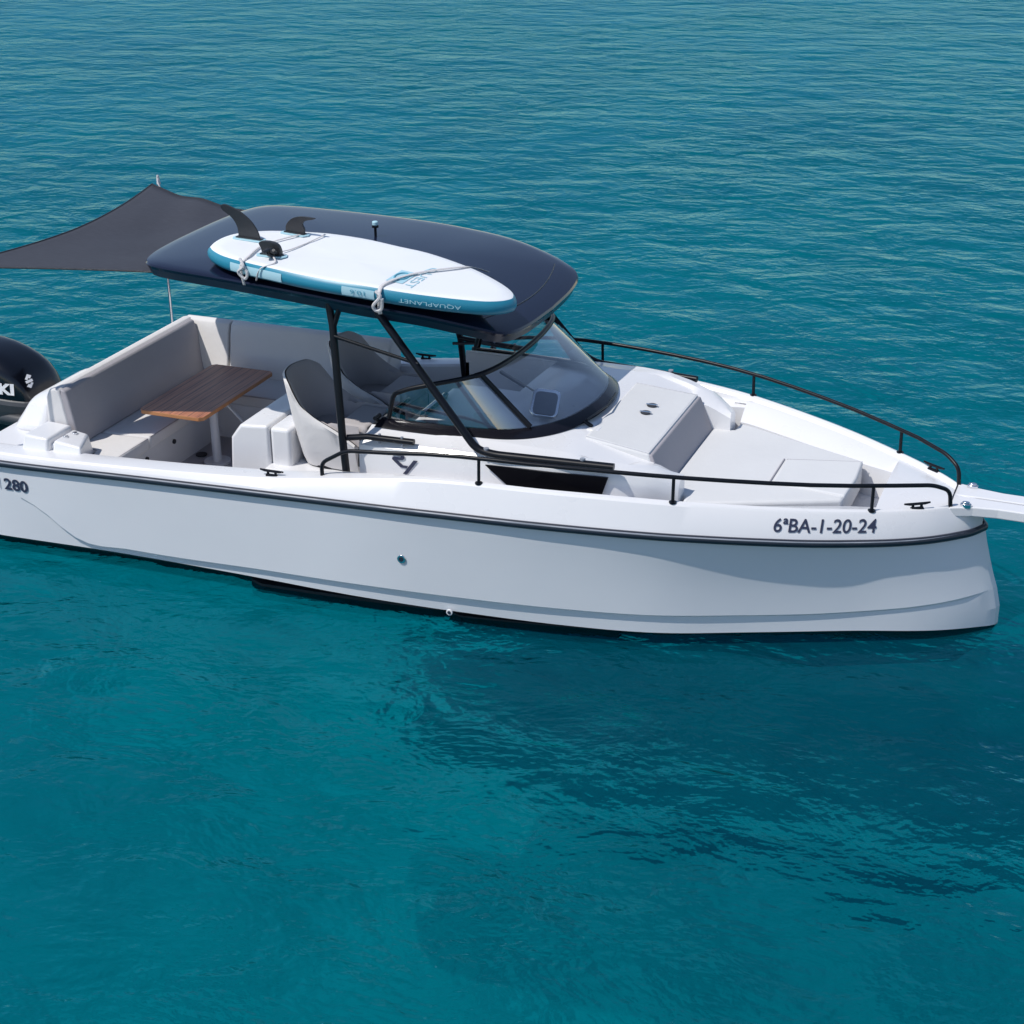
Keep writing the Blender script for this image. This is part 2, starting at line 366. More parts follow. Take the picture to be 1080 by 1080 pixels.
# underwater spray steps that stand proud of the bottom
for (x0, x1, o0, z0) in ((-1.74, -.32, .075, .035), (-.27, .85, .06, .02)):
    b = MB(); v = []; n = 14
    for i in range(n + 1):
        x = x0 + (x1 - x0) * i / n; t = i / n; o = o0 * (1 - t) ** .8 * min(1, i / 1.0 + .3) + .004; y = -hw(x)
        v += [(x, y + .06, z0 + .01), (x, y - o, z0 * .6), (x, y - o, -.10), (x, y + .06, -.12)]
    vv = v + [(p[0], -p[1], p[2]) for p in v]
    f = [(i * 4 + k, i * 4 + k + 1, i * 4 + 4 + k + 1, i * 4 + 4 + k) for i in range(n) for k in range(3)] + [(0, 1, 2, 3)]
    for part in (v, vv[len(v):]): make('hull_step', part, f, M['foul'], hull, smooth=False)

def outline_pts(x0, fx, fz, n=110, inset=0, side_pts=None):
    """starboard stern -> bow -> port stern path following the rail"""
    xs = [x0 + (2.97 - x0) * (1 - (1 - i / n) ** 1.8) for i in range(n + 1)]
    s = [(x, -fx(x), fz(x)) for x in xs]; return s + [(x, fx(x), fz(x)) for x in xs[::-1][1:]]
b = MB(); b.tube(outline_pts(-3.95, lambda x: hr(x) + .010, zr), .025, 10, flat=.85)
rub = b.make('rub_rail', M['rubber'], boat, angle=60)
b = MB(); b.tube(outline_pts(-3.95, lambda x: hr(x) + .025, lambda x: zr(x) + .014), .006, 6); b.make('insert_strip', M['insert'], rub, angle=60)

bul = smoothtab([-4.6, -2.0, -1.5, -.9, -.4, .5, 2.0, 2.97], [.06, .065, .085, .14, .185, .19, .175, .165])
capw = smoothtab([-4.6, -3, -1.6, -1.0, -.5, 1, 2.5, 2.97], [.16, .16, .15, .13, .07, .05, .05, .04])
zc = lambda x: zr(x) + bul(x)
drop = lambda x: float(np.interp(x, [.8, 1.2], [.075, .022]))
def prof(x):
    h = hr(x); z = zr(x); B = bul(x); fi = .035 + .040 * min(1, max(0, (B - .06) / .12)); W = capw(x)
    s = min(1, h / .25)
    return [(h - .004, z + .015), (h - .012, z + .035), (h - .02 - fi * .8 * s, z + B - .012), (h - (.035 + fi * .8) * s, z + B), (h - (.02 + fi + W * .5) * s, z + B + .006), (h - (.02 + fi + W) * s, z + B - .004), (h - (.03 + fi + W + .005) * s, z + B - .02), (h - (.03 + fi + W + .012) * s, z + B - (drop(x) if x > -.95 else .52))]
inner = lambda x: prof(x)[-1][0]
xs = [-3.95 + (2.955 + 3.95) * (1 - (1 - i / 110) ** 1.5) for i in range(111)]
V = []; F = []
for sd in (-1, 1):
    rg = [[(x, sd * max(p[0], .0), p[1]) for p in prof(x)] for x in xs]; k = len(V); a, b_ = loft(rg, closed=False)
    V += a; F += [tuple(i + k for i in q) for q in b_]
gun = make('gunwale', V, F, M['gel'], boat, angle=24)

# ---- foredeck with the sunpad well
WX0, WX1 = 1.17, 2.34
well = lambda x: float(np.interp(x, [1.0, 1.25, 2.15, 2.34], [.80, .76, .36, .30]))
V = []; F = []
xs2 = [x for x in np.linspace(-1.0, WX0, 24)] + [x for x in np.linspace(WX0 + .001, WX1 - .001, 20)] + [x for x in np.linspace(WX1, 2.93, 14)]
for sd in (-1, 1):
    rg = []
    for x in xs2:
        zi = zc(x) - drop(x); hi = max(inner(x), .0)
        if x <= WX0: r = [(x, sd * hi, zi), (x, sd * (hi - .01), zi - .02), (x, sd * .96, zi - .03), (x, sd * .90, zi - .035), (x, sd * .88, .30)]
        elif x < WX1: wy = min(well(x), hi - .03); r = [(x, sd * hi, zi), (x, sd * (hi - .02), zi - .005), (x, sd * (wy + .02), .875 - .03 * (x - 1.1)), (x, sd * wy, .86 - .03 * (x - 1.1)), (x, sd * (wy - .01), .62)]
        else: r = [(x, sd * hi, zi), (x, sd * hi * .8, zi + .012), (x, sd * hi * .5, zi + .02), (x, sd * hi * .2, zi + .025), (x, 0, zi + .025)]
        rg.append(r)
    k = len(V); a, b_ = loft(rg, closed=False); V += a; F += [tuple(i + k for i in q) for q in b_]
deck = make('foredeck', V, F, M['gel'], boat, angle=30)
b = MB(); zt = zc(WX1) - .02
b.add([(WX1, -.33, .55), (WX1, .33, .55), (WX1, .33, zt), (WX1, -.33, zt)], [(0, 1, 2, 3)])
b.add([(1.0, -.8, .62), (1.3, -.75, .62), (WX1 + .01, -.34, .62), (WX1 + .01, .34, .62), (1.3, .75, .62), (1.0, .8, .62)], [(0, 1, 2, 3, 4, 5)])
b.make('foredeck_well', M['grip'], deck, smooth=False)
# bow plank
zb = .855
b = MB()
for (ya, yb) in ((-.135, -.010), (.010, .135)):
    v = []
    for x, s, dz in ((2.76, 1.55, 0), (2.90, 1.18, 0.002), (3.05, 1.0, 0), (3.9, .98, -.01)):
        v.append([(x, ya * s if ya < -.1 else ya, zb - .065 + dz), (x, yb * s if yb > .1 else yb, zb - .065 + dz), (x, yb * s if yb > .1 else yb, zb + dz), (x, ya * s if ya < -.1 else ya, zb + dz)])
    a, f_ = loft(v, closed=True, caps=True); b.add(a, f_)
plank = b.make('bow_plank', M['gel'], boat, smooth=False, bevel=.008, seg=3)
b = MB(); b.box((2.755, -.2, zb - .06), (2.762, .2, zb + .0035)); b.box((2.77, -.011, zb - .04), (3.89, .011, zb - .012)); b.make('seam', M['dark'], plank, smooth=False)
for sd in (-1, 1):
    b = MB(); b.disc((2.855, sd * .155, zb - .01), .035, .03, 20, sx=1, sy=.6); b.disc((2.855, sd * .155, zb + .02), .024, .012, 20, sx=1, sy=.6)
    b.make('navigation_light', M['chrome'], boat, bevel=.004)
b = MB(); b.disc((2.50, -.14, zc(2.5) - .052), .036, .012, 24); b.disc((2.50, -.14, zc(2.5) - .042), .02, .005, 20); b.make('deck_filler_cap', M['chrome'], boat, bevel=.002)

# ---- antiskid patches, seams on the side deck
def cleat(x, y, z, ang=0, s=1.0):
    b = MB(); c = Vector((x, y, z)); d = Vector((math.cos(ang), math.sin(ang), 0))
    b.tube([c - d * .085 * s + Vector((0, 0, .038)), c - d * .05 * s + Vector((0, 0, .034)), c + d * .05 * s + Vector((0, 0, .034)), c + d * .085 * s + Vector((0, 0, .038))], [.006, .0095, .0095, .006], 8)
    for k in (-.028, .028): b.tube([c + d * k * s - Vector((0, 0, .01)), c + d * k * s + Vector((0, 0, .034))], .009, 8)
    b.tube([c - d * .04 * s + Vector((0, 0, .002)), c + d * .04 * s + Vector((0, 0, .002))], .012, 8, flat=1.2)
    return b.make('cleat', M['blk'], boat)
for sd in (-1, 1):
    cleat(-1.46, sd * (hr(-1.46) - .10), zc(-1.46), 0)
    cleat(2.58, sd * (hr(2.58) - .12), zc(2.58), -sd * .55)

# ---- bow rails
def rail(sd):
    hb = lambda x: hr(x) - .105
    top = lambda x, dz=.165: (x, sd * (hb(x) - .01), zc(x) + dz)
    if sd < 0:
        pts = [(-1.10, sd * (hb(-1.1) - .02), zc(-1.1) - .01), (-1.10, sd * (hb(-1.1) - .02), zc(-1.1) + .09), (-.92, sd * (hb(-.92) - .02), zc(-.92) + .175)]
    else:
        pts = [(-.95, sd * (hb(-.95) - .02), zc(-.95) + .0), (-.85, sd * (hb(-.85) - .02), zc(-.85) + .16)]
    mid = [top(x) for x in np.linspace(-.6, 2.45, 14)]
    end = [top(2.66, .155), (2.755, sd * (hb(2.755) + .0), zc(2.755) + .11), (2.765, sd * (hb(2.765)), zc(2.765) - .005)]
    path = fillet(pts + mid[:1], .06) + [Vector(q) for q in mid[1:-1]] + fillet([mid[-1]] + end, .05)
    b = MB(); b.tube(path, .0135, 10)
    r = b.make('bow_rail', M['blk'], boat, angle=60)
    for x in (0, 1.2, 2.33):
        p = MB(); p.tube([(x, sd * (hb(x)), zc(x) - .005), (x, sd * (hb(x) - .008), zc(x) + .165)], .011, 8); p.disc((x, sd * hb(x), zc(x) - .002), .024, .01, 14)
        p.make('rail_post', M['blk'], r)
for sd in (-1, 1): rail(sd)

# ---- cockpit: sole and inner liner
SO = .30
b = MB(); b.add([(-3.5, -1.25, SO), (-.2, -1.25, SO), (-.2, 1.25, SO), (-3.5, 1.25, SO)], [(0, 1, 2, 3)])
sole = b.make('cockpit_sole', M['sole'], boat, smooth=False)
for sd in (-1, 1):
    V = []; F = []
    rg = [[(x, sd * inner(x), zc(x) - .50), (x, sd * (inner(x) + .0), zc(x) - .02)] for x in np.linspace(-3.5, -.95, 20)]
    rg = [[(p[0][0], p[0][1], SO), (p[1][0], p[1][1], p[1][2])] for p in rg]
    k = len(V); a, b_ = loft(rg, closed=False); V += a; F += [tuple(i + k for i in q) for q in b_]
    make('cockpit_liner', V, F, M['gel'], boat)
# floor hatch detail
b = MB(); b.box((-2.45, -.75, SO + .004), (-1.95, -.15, SO + .008)); hz = b.make('floor_hatch', M['sole'], sole, smooth=False)
for (x, y) in ((-2.85, .10), (-2.35, -.62), (-2.40, -.50)):
    b = MB(); b.disc((x, y, SO + .006), .045, .006, 16); b.make('floor_socket', M['dark'], sole)

# ---- stern: aft platforms, transom coaming
b = MB(); zz = .70
b.box((-3.96, -1.22, .3), (-3.50, 1.22, zz - .004))
b.make('stern_platform', M['gel'], boat, smooth=False, bevel=.02, seg=3)

# ---- aft bench and port sofa (L shape)
SEAT = .66
b = MB(); b.box((-3.52, -1.08, SO - .05), (-2.92, 1.12, SEAT - .07)); b.box((-2.93, .50, SO - .05), (-1.70, 1.12, SEAT - .072))
base = b.make('bench_base', M['gel'], boat, smooth=False, bevel=.015)
for (x, y) in ((-2.912, -.52), (-2.912, -.15)):
    b = MB(); b.disc((x - .01, y, .50), .018, .014, 12, axis='x'); b.make('latch', M['dark'], base)
def cushion(name, poly, z0, z1, m, parent, r=.022):
    b = MB(); b.prism([(x, y, z0) for x, y in poly], (0, 0, z1 - z0)); o = b.make(name, m, parent, smooth=True, bevel=r, seg=4, angle=60)
    c = sum((Vector((x, y, 0)) for x, y in poly), Vector()) / len(poly); b = MB()
    L = [Vector((x, y, 0)) for x, y in poly]; L = [c + (p - c) * (1 - .016 / (p - c).length) for p in L]
    for q in (z1 - .006,): b.tube([Vector((p.x, p.y, q)) for p in L + [L[0]]], .0042, 6)
    b.make('piping', M['uph_d'], o); return o
cushion('seat_cushion', [(-3.38, -.555), (-2.87, -.52), (-2.87, .49), (-3.38, .49)], SEAT - .075, SEAT + .02, M['uph'], boat)
cushion('seat_cushion', [(-3.04, -1.12), (-2.90, -1.06), (-2.865, -.98), (-2.865, -.532), (-3.36, -.565), (-3.34, -.82), (-3.10, -.86)], SEAT - .075, SEAT + .02, M['uph'], boat)
cushion('seat_cushion', [(-3.38, .50), (-2.875, .50), (-2.875, .98), (-3.38, .98)], SEAT - .075, SEAT + .018, M['uph'], boat)
cushion('seat_cushion', [(-2.863, .48), (-1.66, .48), (-1.66, .99), (-2.863, .99)], SEAT - .075, SEAT + .018, M['uph'], boat)
# backrest of the aft bench : shade on the forward face painted in as darker grey, pale wrap around it
b = MB()
sec = [(-3.30, SEAT + .0), (-3.33, SEAT + .12), (-3.37, SEAT + .36), (-3.39, SEAT + .42), (-3.425, SEAT + .43), (-3.465, SEAT + .42), (-3.50, SEAT + .36), (-3.53, SEAT - .2)]
rg = [[(x - .0, y, z) for x, z in sec] for y in np.linspace(-.83, .98, 12)]
a, f_ = loft(rg, closed=True, caps=True); b.add(a, f_)
bk = b.make('bench_backrest', M['uph'], boat, angle=50, bevel=.012)
b = MB(); sec2 = [(-3.245, SEAT + .022), (-3.275, SEAT + .12), (-3.317, SEAT + .35), (-3.34, SEAT + .418), (-3.375, SEAT + .428), (-3.365, SEAT + .05)]
rg = [[(x, y, z) for x, z in sec2] for y in np.linspace(-.822, .93, 12)]
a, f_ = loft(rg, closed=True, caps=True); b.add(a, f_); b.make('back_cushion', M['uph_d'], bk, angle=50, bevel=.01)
# moulded white hump behind the bench (port) and starboard quarter block
b = MB(); b.hexa([(-3.93, -.78, .68), (-3.56, -.80, .68), (-3.56, .35, .68), (-3.93, .30, .68), (-3.80, -.60, .92), (-3.56, -.74, .98), (-3.56, .10, .98), (-3.80, 0, .92)]); b.make('transom_moulding', M['gel'], boat, smooth=True, bevel=.08, seg=4)
b = MB(); b.hexa([(-3.50, -1.20, .66), (-3.275, -1.20, .66), (-3.275, -.84, .66), (-3.50, -.84, .66), (-3.485, -1.15, .855), (-3.285, -1.15, .845), (-3.285, -.86, .845), (-3.485, -.86, .855)])
b.hexa([(-3.25, -1.19, .66), (-3.0, -1.19, .66), (-3.10, -.88, .66), (-3.25, -.88, .66), (-3.245, -1.14, .835), (-3.02, -1.14, .815), (-3.12, -.90, .815), (-3.245, -.90, .835)])
b.box((-3.29, -1.12, .66), (-3.24, -.89, .80))
sb = b.make('quarter_moulding', M['gel'], boat, smooth=True, bevel=.018, seg=3)
for x, y in ((-3.19, -.96), (-3.21, -1.04)):
    b = MB(); b.disc((x, y, .825), .018, .014, 16); b.make('shower_cap', M['chrome'], sb, bevel=.002)
# port sofa back
b = MB(); sec = [(.86, SEAT + .0), (.89, SEAT + .12), (.93, SEAT + .34), (.955, SEAT + .41), (1.00, SEAT + .43), (1.08, SEAT + .40), (1.13, SEAT + .30), (1.13, SEAT - .2)]
rg = [[(x, y, z) for y, z in sec] for x in np.linspace(-3.02, -1.62, 14)]
a, f_ = loft(rg, closed=True, caps=True); b.add(a, f_); b.make('sofa_backrest', M['uph'], boat, angle=50, bevel=.016, seg=3)
b = MB(); rg = [[(x, y + .0 * x, z) for y, z in sec] for x in np.linspace(-3.44, -3.035, 5)]
a, f_ = loft(rg, closed=True, caps=True); b.add(a, f_); b.make('corner_backrest', M['uph'], boat, angle=50, bevel=.012, seg=3)

# ---- table
b = MB(); b.prism([(x, y, .845) for x, y in ((-2.965, -.46), (-2.935, -.50), (-2.46, -.50), (-2.43, -.47), (-2.43, .53), (-2.46, .56), (-2.935, .56), (-2.965, .53))], (0, 0, .03))
tbl = empty('cockpit_table', (0, 0, 0)); tbl.parent = boat
top = b.make('table_top', [M['teak'], M['teak_edge']], tbl, smooth=False, bevel=.004)
for p in top.data.polygons:
    if abs(p.normal.z) < .5: p.material_index = 1
b = MB(); b.tube([(-2.66, .02, SO), (-2.66, .02, .845)], .034, 20); b.disc((-2.66, .02, SO + .002), .10, .018, 28); b.make('table_leg', M['legw'], tbl)
b = MB(); b.tube([(-2.62, .05, .82), (-2.50, .16, .62)], .008, 8); b.tube([(-2.58, .02, .82), (-2.48, .12, .62)], .008, 8); b.make('table_brace', M['legw'], tbl)

# ---- helm module, seats
b = MB(); hx = [(-2.11, .30), (-2.15, .55), (-2.13, .82), (-2.05, .925), (-1.83, .94), (-1.83, .30)]
b.prism([(x, -.62, z) for x, z in hx], (0, .99, 0))
mod = b.make('galley_module', M['gel'], boat, smooth=True, bevel=.022, seg=4, angle=50)
b = MB(); b.box((-1.823, -.61, .30), (-1.665, .36, .93)); b.make('module_lid', M['gel'], mod, smooth=True, bevel=.03, seg=4, angle=50)
b = MB(); b.box((-1.84, -.70, .30), (-1.20, .74, .655)); b.box((-1.195, -.69, .30), (-1.10, .72, .63)); b.make('seat_plinth', M['gel'], boat, smooth=True, bevel=.02, seg=3, angle=50)
b = MB(); b.box((-1.842, -.703, .33), (-1.838, -.697, .60)); 
def helm_seat(yc):
    t = empty('helm_seat', (-1.40, yc, .665)); t.parent = boat
    W = .265
    def plan(a, s=1.0):      # a: -1..1 along a U opening forward ; returns x,y and arc fraction
        L = 2.0
        # straight arms of 0.30, round back
        q = a * 1.0
        if abs(q) < .5:
            th = q / .5 * math.pi / 2; return (-.10 - .19 * math.cos(th) * s, W * math.sin(th) * s)
        k = (abs(q) - .5) / .5; return (-.10 + .34 * k, math.copysign(W * s + .012 * k, q))
    def htop(a):
        k = abs(a)
        return float(np.interp(k, [0, .22, .33, .45, .6, .8, 1.0], [.63, .625, .58, .45, .36, .29, .21]))
    n = 48; out = []; inn = []
    for i in range(n + 1):
        a = -1 + 2 * i / n; h = htop(a)
        ring = []
        for z, s in ((.0, .80), (.06, .90), (.16, .98), (.30, 1.02), (h, 1.04)):
            z = min(z, h) if z != h else h
            x, y = plan(a, s); lean = -.17 * max(0, (z - .12)) * (1 if abs(a) < .5 else max(0, 1 - (abs(a) - .5) * 3))
            ring.append((x + lean, y, z))
        x, y = plan(a, .97); lean = -.17 * (h - .12) * (1 if abs(a) < .5 else max(0, 1 - (abs(a) - .5) * 3))
        ring.append((x + lean, y, h + .012))
        out.append(ring)
        ring2 = []
        for z, s in ((h + .012, .965), (h - .02, .84), (.34, .80), (.22, .76), (.10, .70)):
            z = min(z, h - .01) if z < h + .01 else z
            x, y = plan(a, s); lean = -.17 * max(0, (z - .12)) * (1 if abs(a) < .5 else max(0, 1 - (abs(a) - .5) * 3))
            ring2.append((x + lean + .012, y, z))
        inn.append(ring2)
    v, f_ = loft(out, closed=False); sh = make('seat_shell', v, f_, M['uph'], t, angle=70)
    v, f_ = loft(inn, closed=False); il = make('seat_lining', v, f_, M['uph_s'], t, angle=80)
    for e in (0, n):
        o, k = out[e], inn[e]; pts = o + k[1:]; b = MB(); b.add(pts, [tuple(range(len(pts)))]); b.make('arm_end', M['uph'], sh, smooth=False)
    b = MB(); b.prism([(x, y, .10) for x, y in ((-.24, -.15), (-.10, -.20), (.22, -.215), (.30, -.17), (.30, .17), (.22, .215), (-.10, .20), (-.24, .15))], (0, 0, .14))
    b.make('seat_cushion', M['uph_s'], t, bevel=.035, seg=4, angle=60)
    b = MB(); b.prism([(x, y, .245) for x, y in ((.06, -.21), (.30, -.20), (.32, .0), (.30, .20), (.06, .21))], (0, 0, .09))
    b.make('seat_bolster', M['uph_s'], t, bevel=.035, seg=4, angle=60)
    b = MB(); b.disc((-.03, 0, -.005), .26, .022, 32, sx=.95, sy=.85); b.make('swivel_base', M['blk'], t)
    b = MB(); b.box((.20, -.24, .05), (.27, .24, .20)); b.make('footrest_bracket', M['blk'], t, bevel=.01)
    return t
helm_seat(-.345); helm_seat(.32)

# ---- console, coachroof
def coach(x):    # half sections of the raised trunk: shoulder and crown heights
    sh = float(np.interp(x, [-.95, .6, 1.0, 1.15], [1.10, 1.115, 1.05, .98])); cr = float(np.interp(x, [-.95, -.4, .5, 1.0, 1.15], [1.14, 1.15, 1.13, 1.03, .96])); return sh, cr
tw = lambda x: float(np.interp(x, [-.95, -.2, .4, .8, 1.0, 1.15], [1.00, 1.005, .985, .90, .80, .70]))
for sd in (-1, 1):
    rg = []
    for x in np.linspace(-.93, 1.15, 40):
        sh, cr = coach(x); y = tw(x); z0 = .74
        inn_ = .80 if sd > 0 or x > -.4 else .80
        rg.append([(x, sd * (y + .012), z0), (x, sd * (y + .004), sh - .10), (x, sd * (y - .004), sh - .03), (x, sd * (y - .035), sh + .002), (x, sd * (y - .12), sh + .012), (x, sd * (min(.80, y - .15) if x < .88 else .565), cr - (0 if x < .88 else .004)), (x, sd * (min(.80, y - .15) if x < .88 else .565), cr - .3)])
    v, f_ = loft(rg, closed=False)
    # aft closing face
    e = rg[0]; k = len(v); v += [(e[0][0], sd * .82, z0), ]; f_.append((0, 1, 2, 3, 4, 5, 6, k))
    e = rg[-1]; k = len(v); v += [(1.15, sd * .566, z0 - .02)]; m_ = len(rg[0]); s0 = (len(rg) - 1) * m_
    f_.append((s0, s0 + 1, s0 + 2, s0 + 3, s0 + 4, s0 + 5, s0 + 6, k))
    make('coachroof_side', v, f_, M['gel'], boat, angle=35)
b = MB()
xsx = np.linspace(-.20, .95, 20); rg = [[(x, y, coach(x)[1] + float(np.interp(x, [.36, .50], [.030, .004])) * (1 - (y / .8) ** 2)) for y in np.linspace(-min(.80, tw(x) - .15), min(.80, tw(x) - .15), 13)] for x in xsx]
a, f_ = loft(rg, closed=False); b.add(a, f_)
# starboard dash (helm side) runs further aft
rg = [[(x, y, coach(x)[1] + float(np.interp(x, [.36, .50], [.030, .004])) * (1 - (y / .8) ** 2)) for y in np.linspace(-.80, .02, 8)] for x in np.linspace(-.62, -.19, 6)]
a, f_ = loft(rg, closed=False); b.add(a, f_)
top_ = b.make('coachroof', M['gel'], boat, angle=40)
# helm console front, sloping instrument fascia
b = MB(); b.hexa([(-.88, -.80, .30), (-.21, -.80, .30), (-.21, .02, .30), (-.88, .02, .30), (-.92, -.80, .93), (-.21, -.80, 1.13), (-.21, .02, 1.13), (-.92, .02, .93)])
b.hexa([(-.80, -.76, 1.0), (-.60, -.76, 1.0), (-.60, -.02, 1.0), (-.80, -.02, 1.0), (-.68, -.76, 1.15), (-.60, -.76, 1.158), (-.60, -.02, 1.165), (-.68, -.02, 1.158)])
con = b.make('helm_console', M['gel'], boat, smooth=False, bevel=.012)
b = MB(); b.hexa([(-.90, -.77, .955), (-.70, -.77, 1.02), (-.70, -.05, 1.02), (-.90, -.05, .955), (-.91, -.77, .985), (-.71, -.77, 1.05), (-.71, -.05, 1.05), (-.91, -.05, .985)])
b.make('instrument_panel', M['blk'], con, smooth=False, bevel=.006)
b = MB(); b.hexa([(-.72, -.60, 1.05), (-.68, -.60, 1.05), (-.68, -.22, 1.05), (-.72, -.22, 1.05), (-.66, -.60, 1.20), (-.62, -.60, 1.20), (-.62, -.22, 1.20), (-.66, -.22, 1.20)])
b.make('chartplotter', M['screen'], con, smooth=False, bevel=.008)
b = MB(); cc = Vector((-1.0, -.40, 1.06)); ax = Vector((-.62, 0, .78)).normalized(); e1 = Vector((0, 1, 0)); e2 = ax.cross(e1)
b.tube([cc + (e1 * math.cos(t) + e2 * math.sin(t)) * .17 for t in np.linspace(0, 2 * math.pi, 33)], .014, 8)
for t in (R(90), R(210), R(330)): b.tube([cc - ax * .03, cc + (e1 * math.cos(t) + e2 * math.sin(t)) * .17], .010, 6)
b.tube([cc - ax * .10, cc], .03, 12); b.make('steering_wheel', M['blk'], con)
b = MB(); b.tube([(-.86, -.74, 1.0), (-.86, -.74, 1.06), (-.92, -.74, 1.16)], [.022, .018, .014], 10); b.tube([(-.92, -.77, 1.17), (-.92, -.70, 1.17)], .016, 10); b.make('throttle', M['blk'], con)
# companionway well: bulkhead
b = MB(); b.box((-.215, .02, .30), (-.20, .80, 1.135)); b.box((-.205, .10, .30), (-.19, .72, 1.14)); bk2 = b.make('cabin_bulkhead', M['gel'], boat, smooth=False)
b = MB(); b.box((-.225, .16, .36), (-.217, .66, 1.08)); b.make('cabin_door', M['visor'], bk2, smooth=False, bevel=.004)
b = MB(); b.box((-.93, .79, .30), (-.19, .815, 1.13)); b.make('companionway_side', M['gel'], boat, smooth=False)
b = MB(); b.box((-.93, -1.0, .30), (-.90, -.79, 1.02)); b.make('console_end', M['gel'], boat, smooth=False)
b = MB(); b.box((-.93, .79, .30), (-.905, 1.0, 1.05)); b.make('console_end', M['gel'], boat, smooth=False)
# side windows of the cabin
for sd in (-1, 1):
    b = MB(); pts = []
    for x, z in ((-.03, 1.065), (.36, 1.068), (.76, 1.055), (.71, .90), (.40, .90), (.17, .90)):
        pts.append((x, sd * (tw(x) + .016), z))
    b.prism(pts, (0, sd * .012, 0)); b.make('cabin_window', M['win'], boat, smooth=False)
# moulded swoosh line on the cabin side and RY mark
for sd in (-1,):
    def onside(a, bb): return (a, -(tw(a) + .010 + (1.1 - bb) * .01), bb)
    lg = [[(-.70, 1.055), (-.615, 1.055), (-.60, 1.04), (-.60, 1.022), (-.615, 1.01), (-.655, 1.008), (-.61, .975), (-.575, .975), (-.585, .958), (-.63, .958), (-.69, 1.008), (-.685, 1.026), (-.63, 1.026), (-.625, 1.036), (-.685, 1.036)],
          [(-.535, 1.020), (-.505, 1.020), (-.585, .915), (-.615, .915)]]
    b = MB()
    for g in lg:
        n = len(g); b.add([onside(*p) for p in g], [tuple(range(n))])
    b.make('maker_mark', M['ink'], boat, smooth=False)
# ---- bow backrest block with cup holders
b = MB(); b.hexa([(.46, -.56, 1.02), (1.01, -.60, .80), (1.01, .60, .80), (.46, .56, 1.02), (.47, -.54, 1.15), (.915, -.575, 1.10), (.915, .575, 1.10), (.47, .54, 1.15)])
blk = b.make('forward_backrest', M['pad'], boat, smooth=True, bevel=.02, seg=4, angle=50)
b = MB(); b.hexa([(.96, -.585, .85), (1.03, -.59, .85), (1.03, .59, .85), (.96, .585, .85), (.90, -.57, 1.092), (.932, -.57, 1.09), (.932, .57, 1.09), (.90, .57, 1.092)])
b.make('backrest_face', M['uph_d'], blk, smooth=True, bevel=.008, angle=50)  # darker colour paints the shade on this forward face
for y in (.19, .045):
    b = MB(); zq = 1.155 - .05 * (.70 - .46) / .46 + .001
    b.disc((.695, y, zq - .004), .034, .008, 24); o = b.make('cup_holder', M['dark'], blk)
    b = MB(); b.box((.70 - .045, y - .008, zq + .003), (.695 + .04, y + .010, zq + .007)); b.make('cup_holder_bar', M['chrome'], o, smooth=False)
# sunpads
def piping(pts, parent, r=.004, m='uph_d'):
    b = MB(); b.tube(pts, r, 6); return b.make('seam', M[m], parent)
piping([(.475, -.535, 1.147), (.91, -.567, 1.100), (.91, .567, 1.100), (.475, .535, 1.147)], blk, .003, 'grip')
pz = .868
padp = [(1.02, -.57), (1.17, -.60), (1.18, -.74), (1.30, -.70), (2.12, -.335), (2.12, .335), (1.30, .70), (1.18, .74), (1.17, .60), (1.02, .57)]
b = MB(); b.prism([(x, y, .66) for x, y in padp], (0, 0, pz - .66)); b.make('sunpad', M['pad'], boat, bevel=.025, seg=4, angle=50)
b = MB(); b.prism([(x, y, pz - .03) for x, y in ((1.64, -.24), (2.125, -.30), (2.14, 0), (2.125, .30), (1.64, .17))], (0, 0, .042)); sp_ = bpy.data.objects['sunpad']
piping([(1.625, -.24, pz + .004), (1.625, .175, pz + .004)], sp_, .006)
piping([(1.64, .185, pz + .001), (2.12, .31, pz + .001)], sp_, .003)
b.make('sunpad_insert', M['pad'], boat, bevel=.014, seg=3, angle=50)
# small tray on the port side of the sunpad

# ---- windscreen
zw = lambda x: 1.15
low = [(-.90, .83), (-.60, .835), (-.30, .82), (0, .77), (.20, .66), (.34, .50), (.42, .30), (.455, .12), (.46, 0)]   # x, half y
def basept(t):      # t 0..1 starboard half
    return None
lowc = catmull([(x, -y, 1.137 + (.034 * (1 - (y / .8) ** 2) if x > -.2 else 0)) for x, y in low], 6)
lowc = lowc + [Vector((p.x, -p.y, p.z)) for p in lowc[::-1][1:]]
# top edge of the black band / glass foot: rises and leans inboard
N_ = len(lowc)
def lean(p, up, inn):
    c = Vector((-.45, 0, p.z)); d = (c - p); d.z = 0; d.normalize(); return p + d * inn + Vector((0, 0, up))
band0 = lowc; band1 = [lean(p, .050, .070) for p in lowc]
# upper frame: wing tops and top bar
upp = [(-.78, .775, 1.36), (-.66, .765, 1.41), (-.48, .745, 1.46), (-.30, .71, 1.505), (-.205, .665, 1.53), (-.15, .52, 1.535), (-.12, .30, 1.535), (-.11, .12, 1.535), (-.108, 0, 1.535)]
upc = catmull([(x, -y, z) for x, y, z in upp], 6); upc = upc + [Vector((p.x, -p.y, p.z)) for p in upc[::-1][1:]]
ws = empty('windscreen', (0, 0, 0)); ws.parent = boat
V, F = loft([band0, band1], closed=False)
off = [lean(p, .0, .012) for p in band0]; off1 = [lean(p, .0, .012) for p in band1]
V2, F2 = loft([band0, band1, off1, off], closed=False)
b = MB(); b.add(V2, F2); b.make('base_frame', M['visor'], ws, angle=50)
V, F = loft([band1, upc], closed=False)
b = MB(); b.add(V, F); b.make('glass', M['glass'], ws, angle=70)
b = MB()
b.tube([band1[1]] + [upc[0] + Vector((-.0, 0, -.02))] + upc[1:24], .016, 8, flat=1.0)
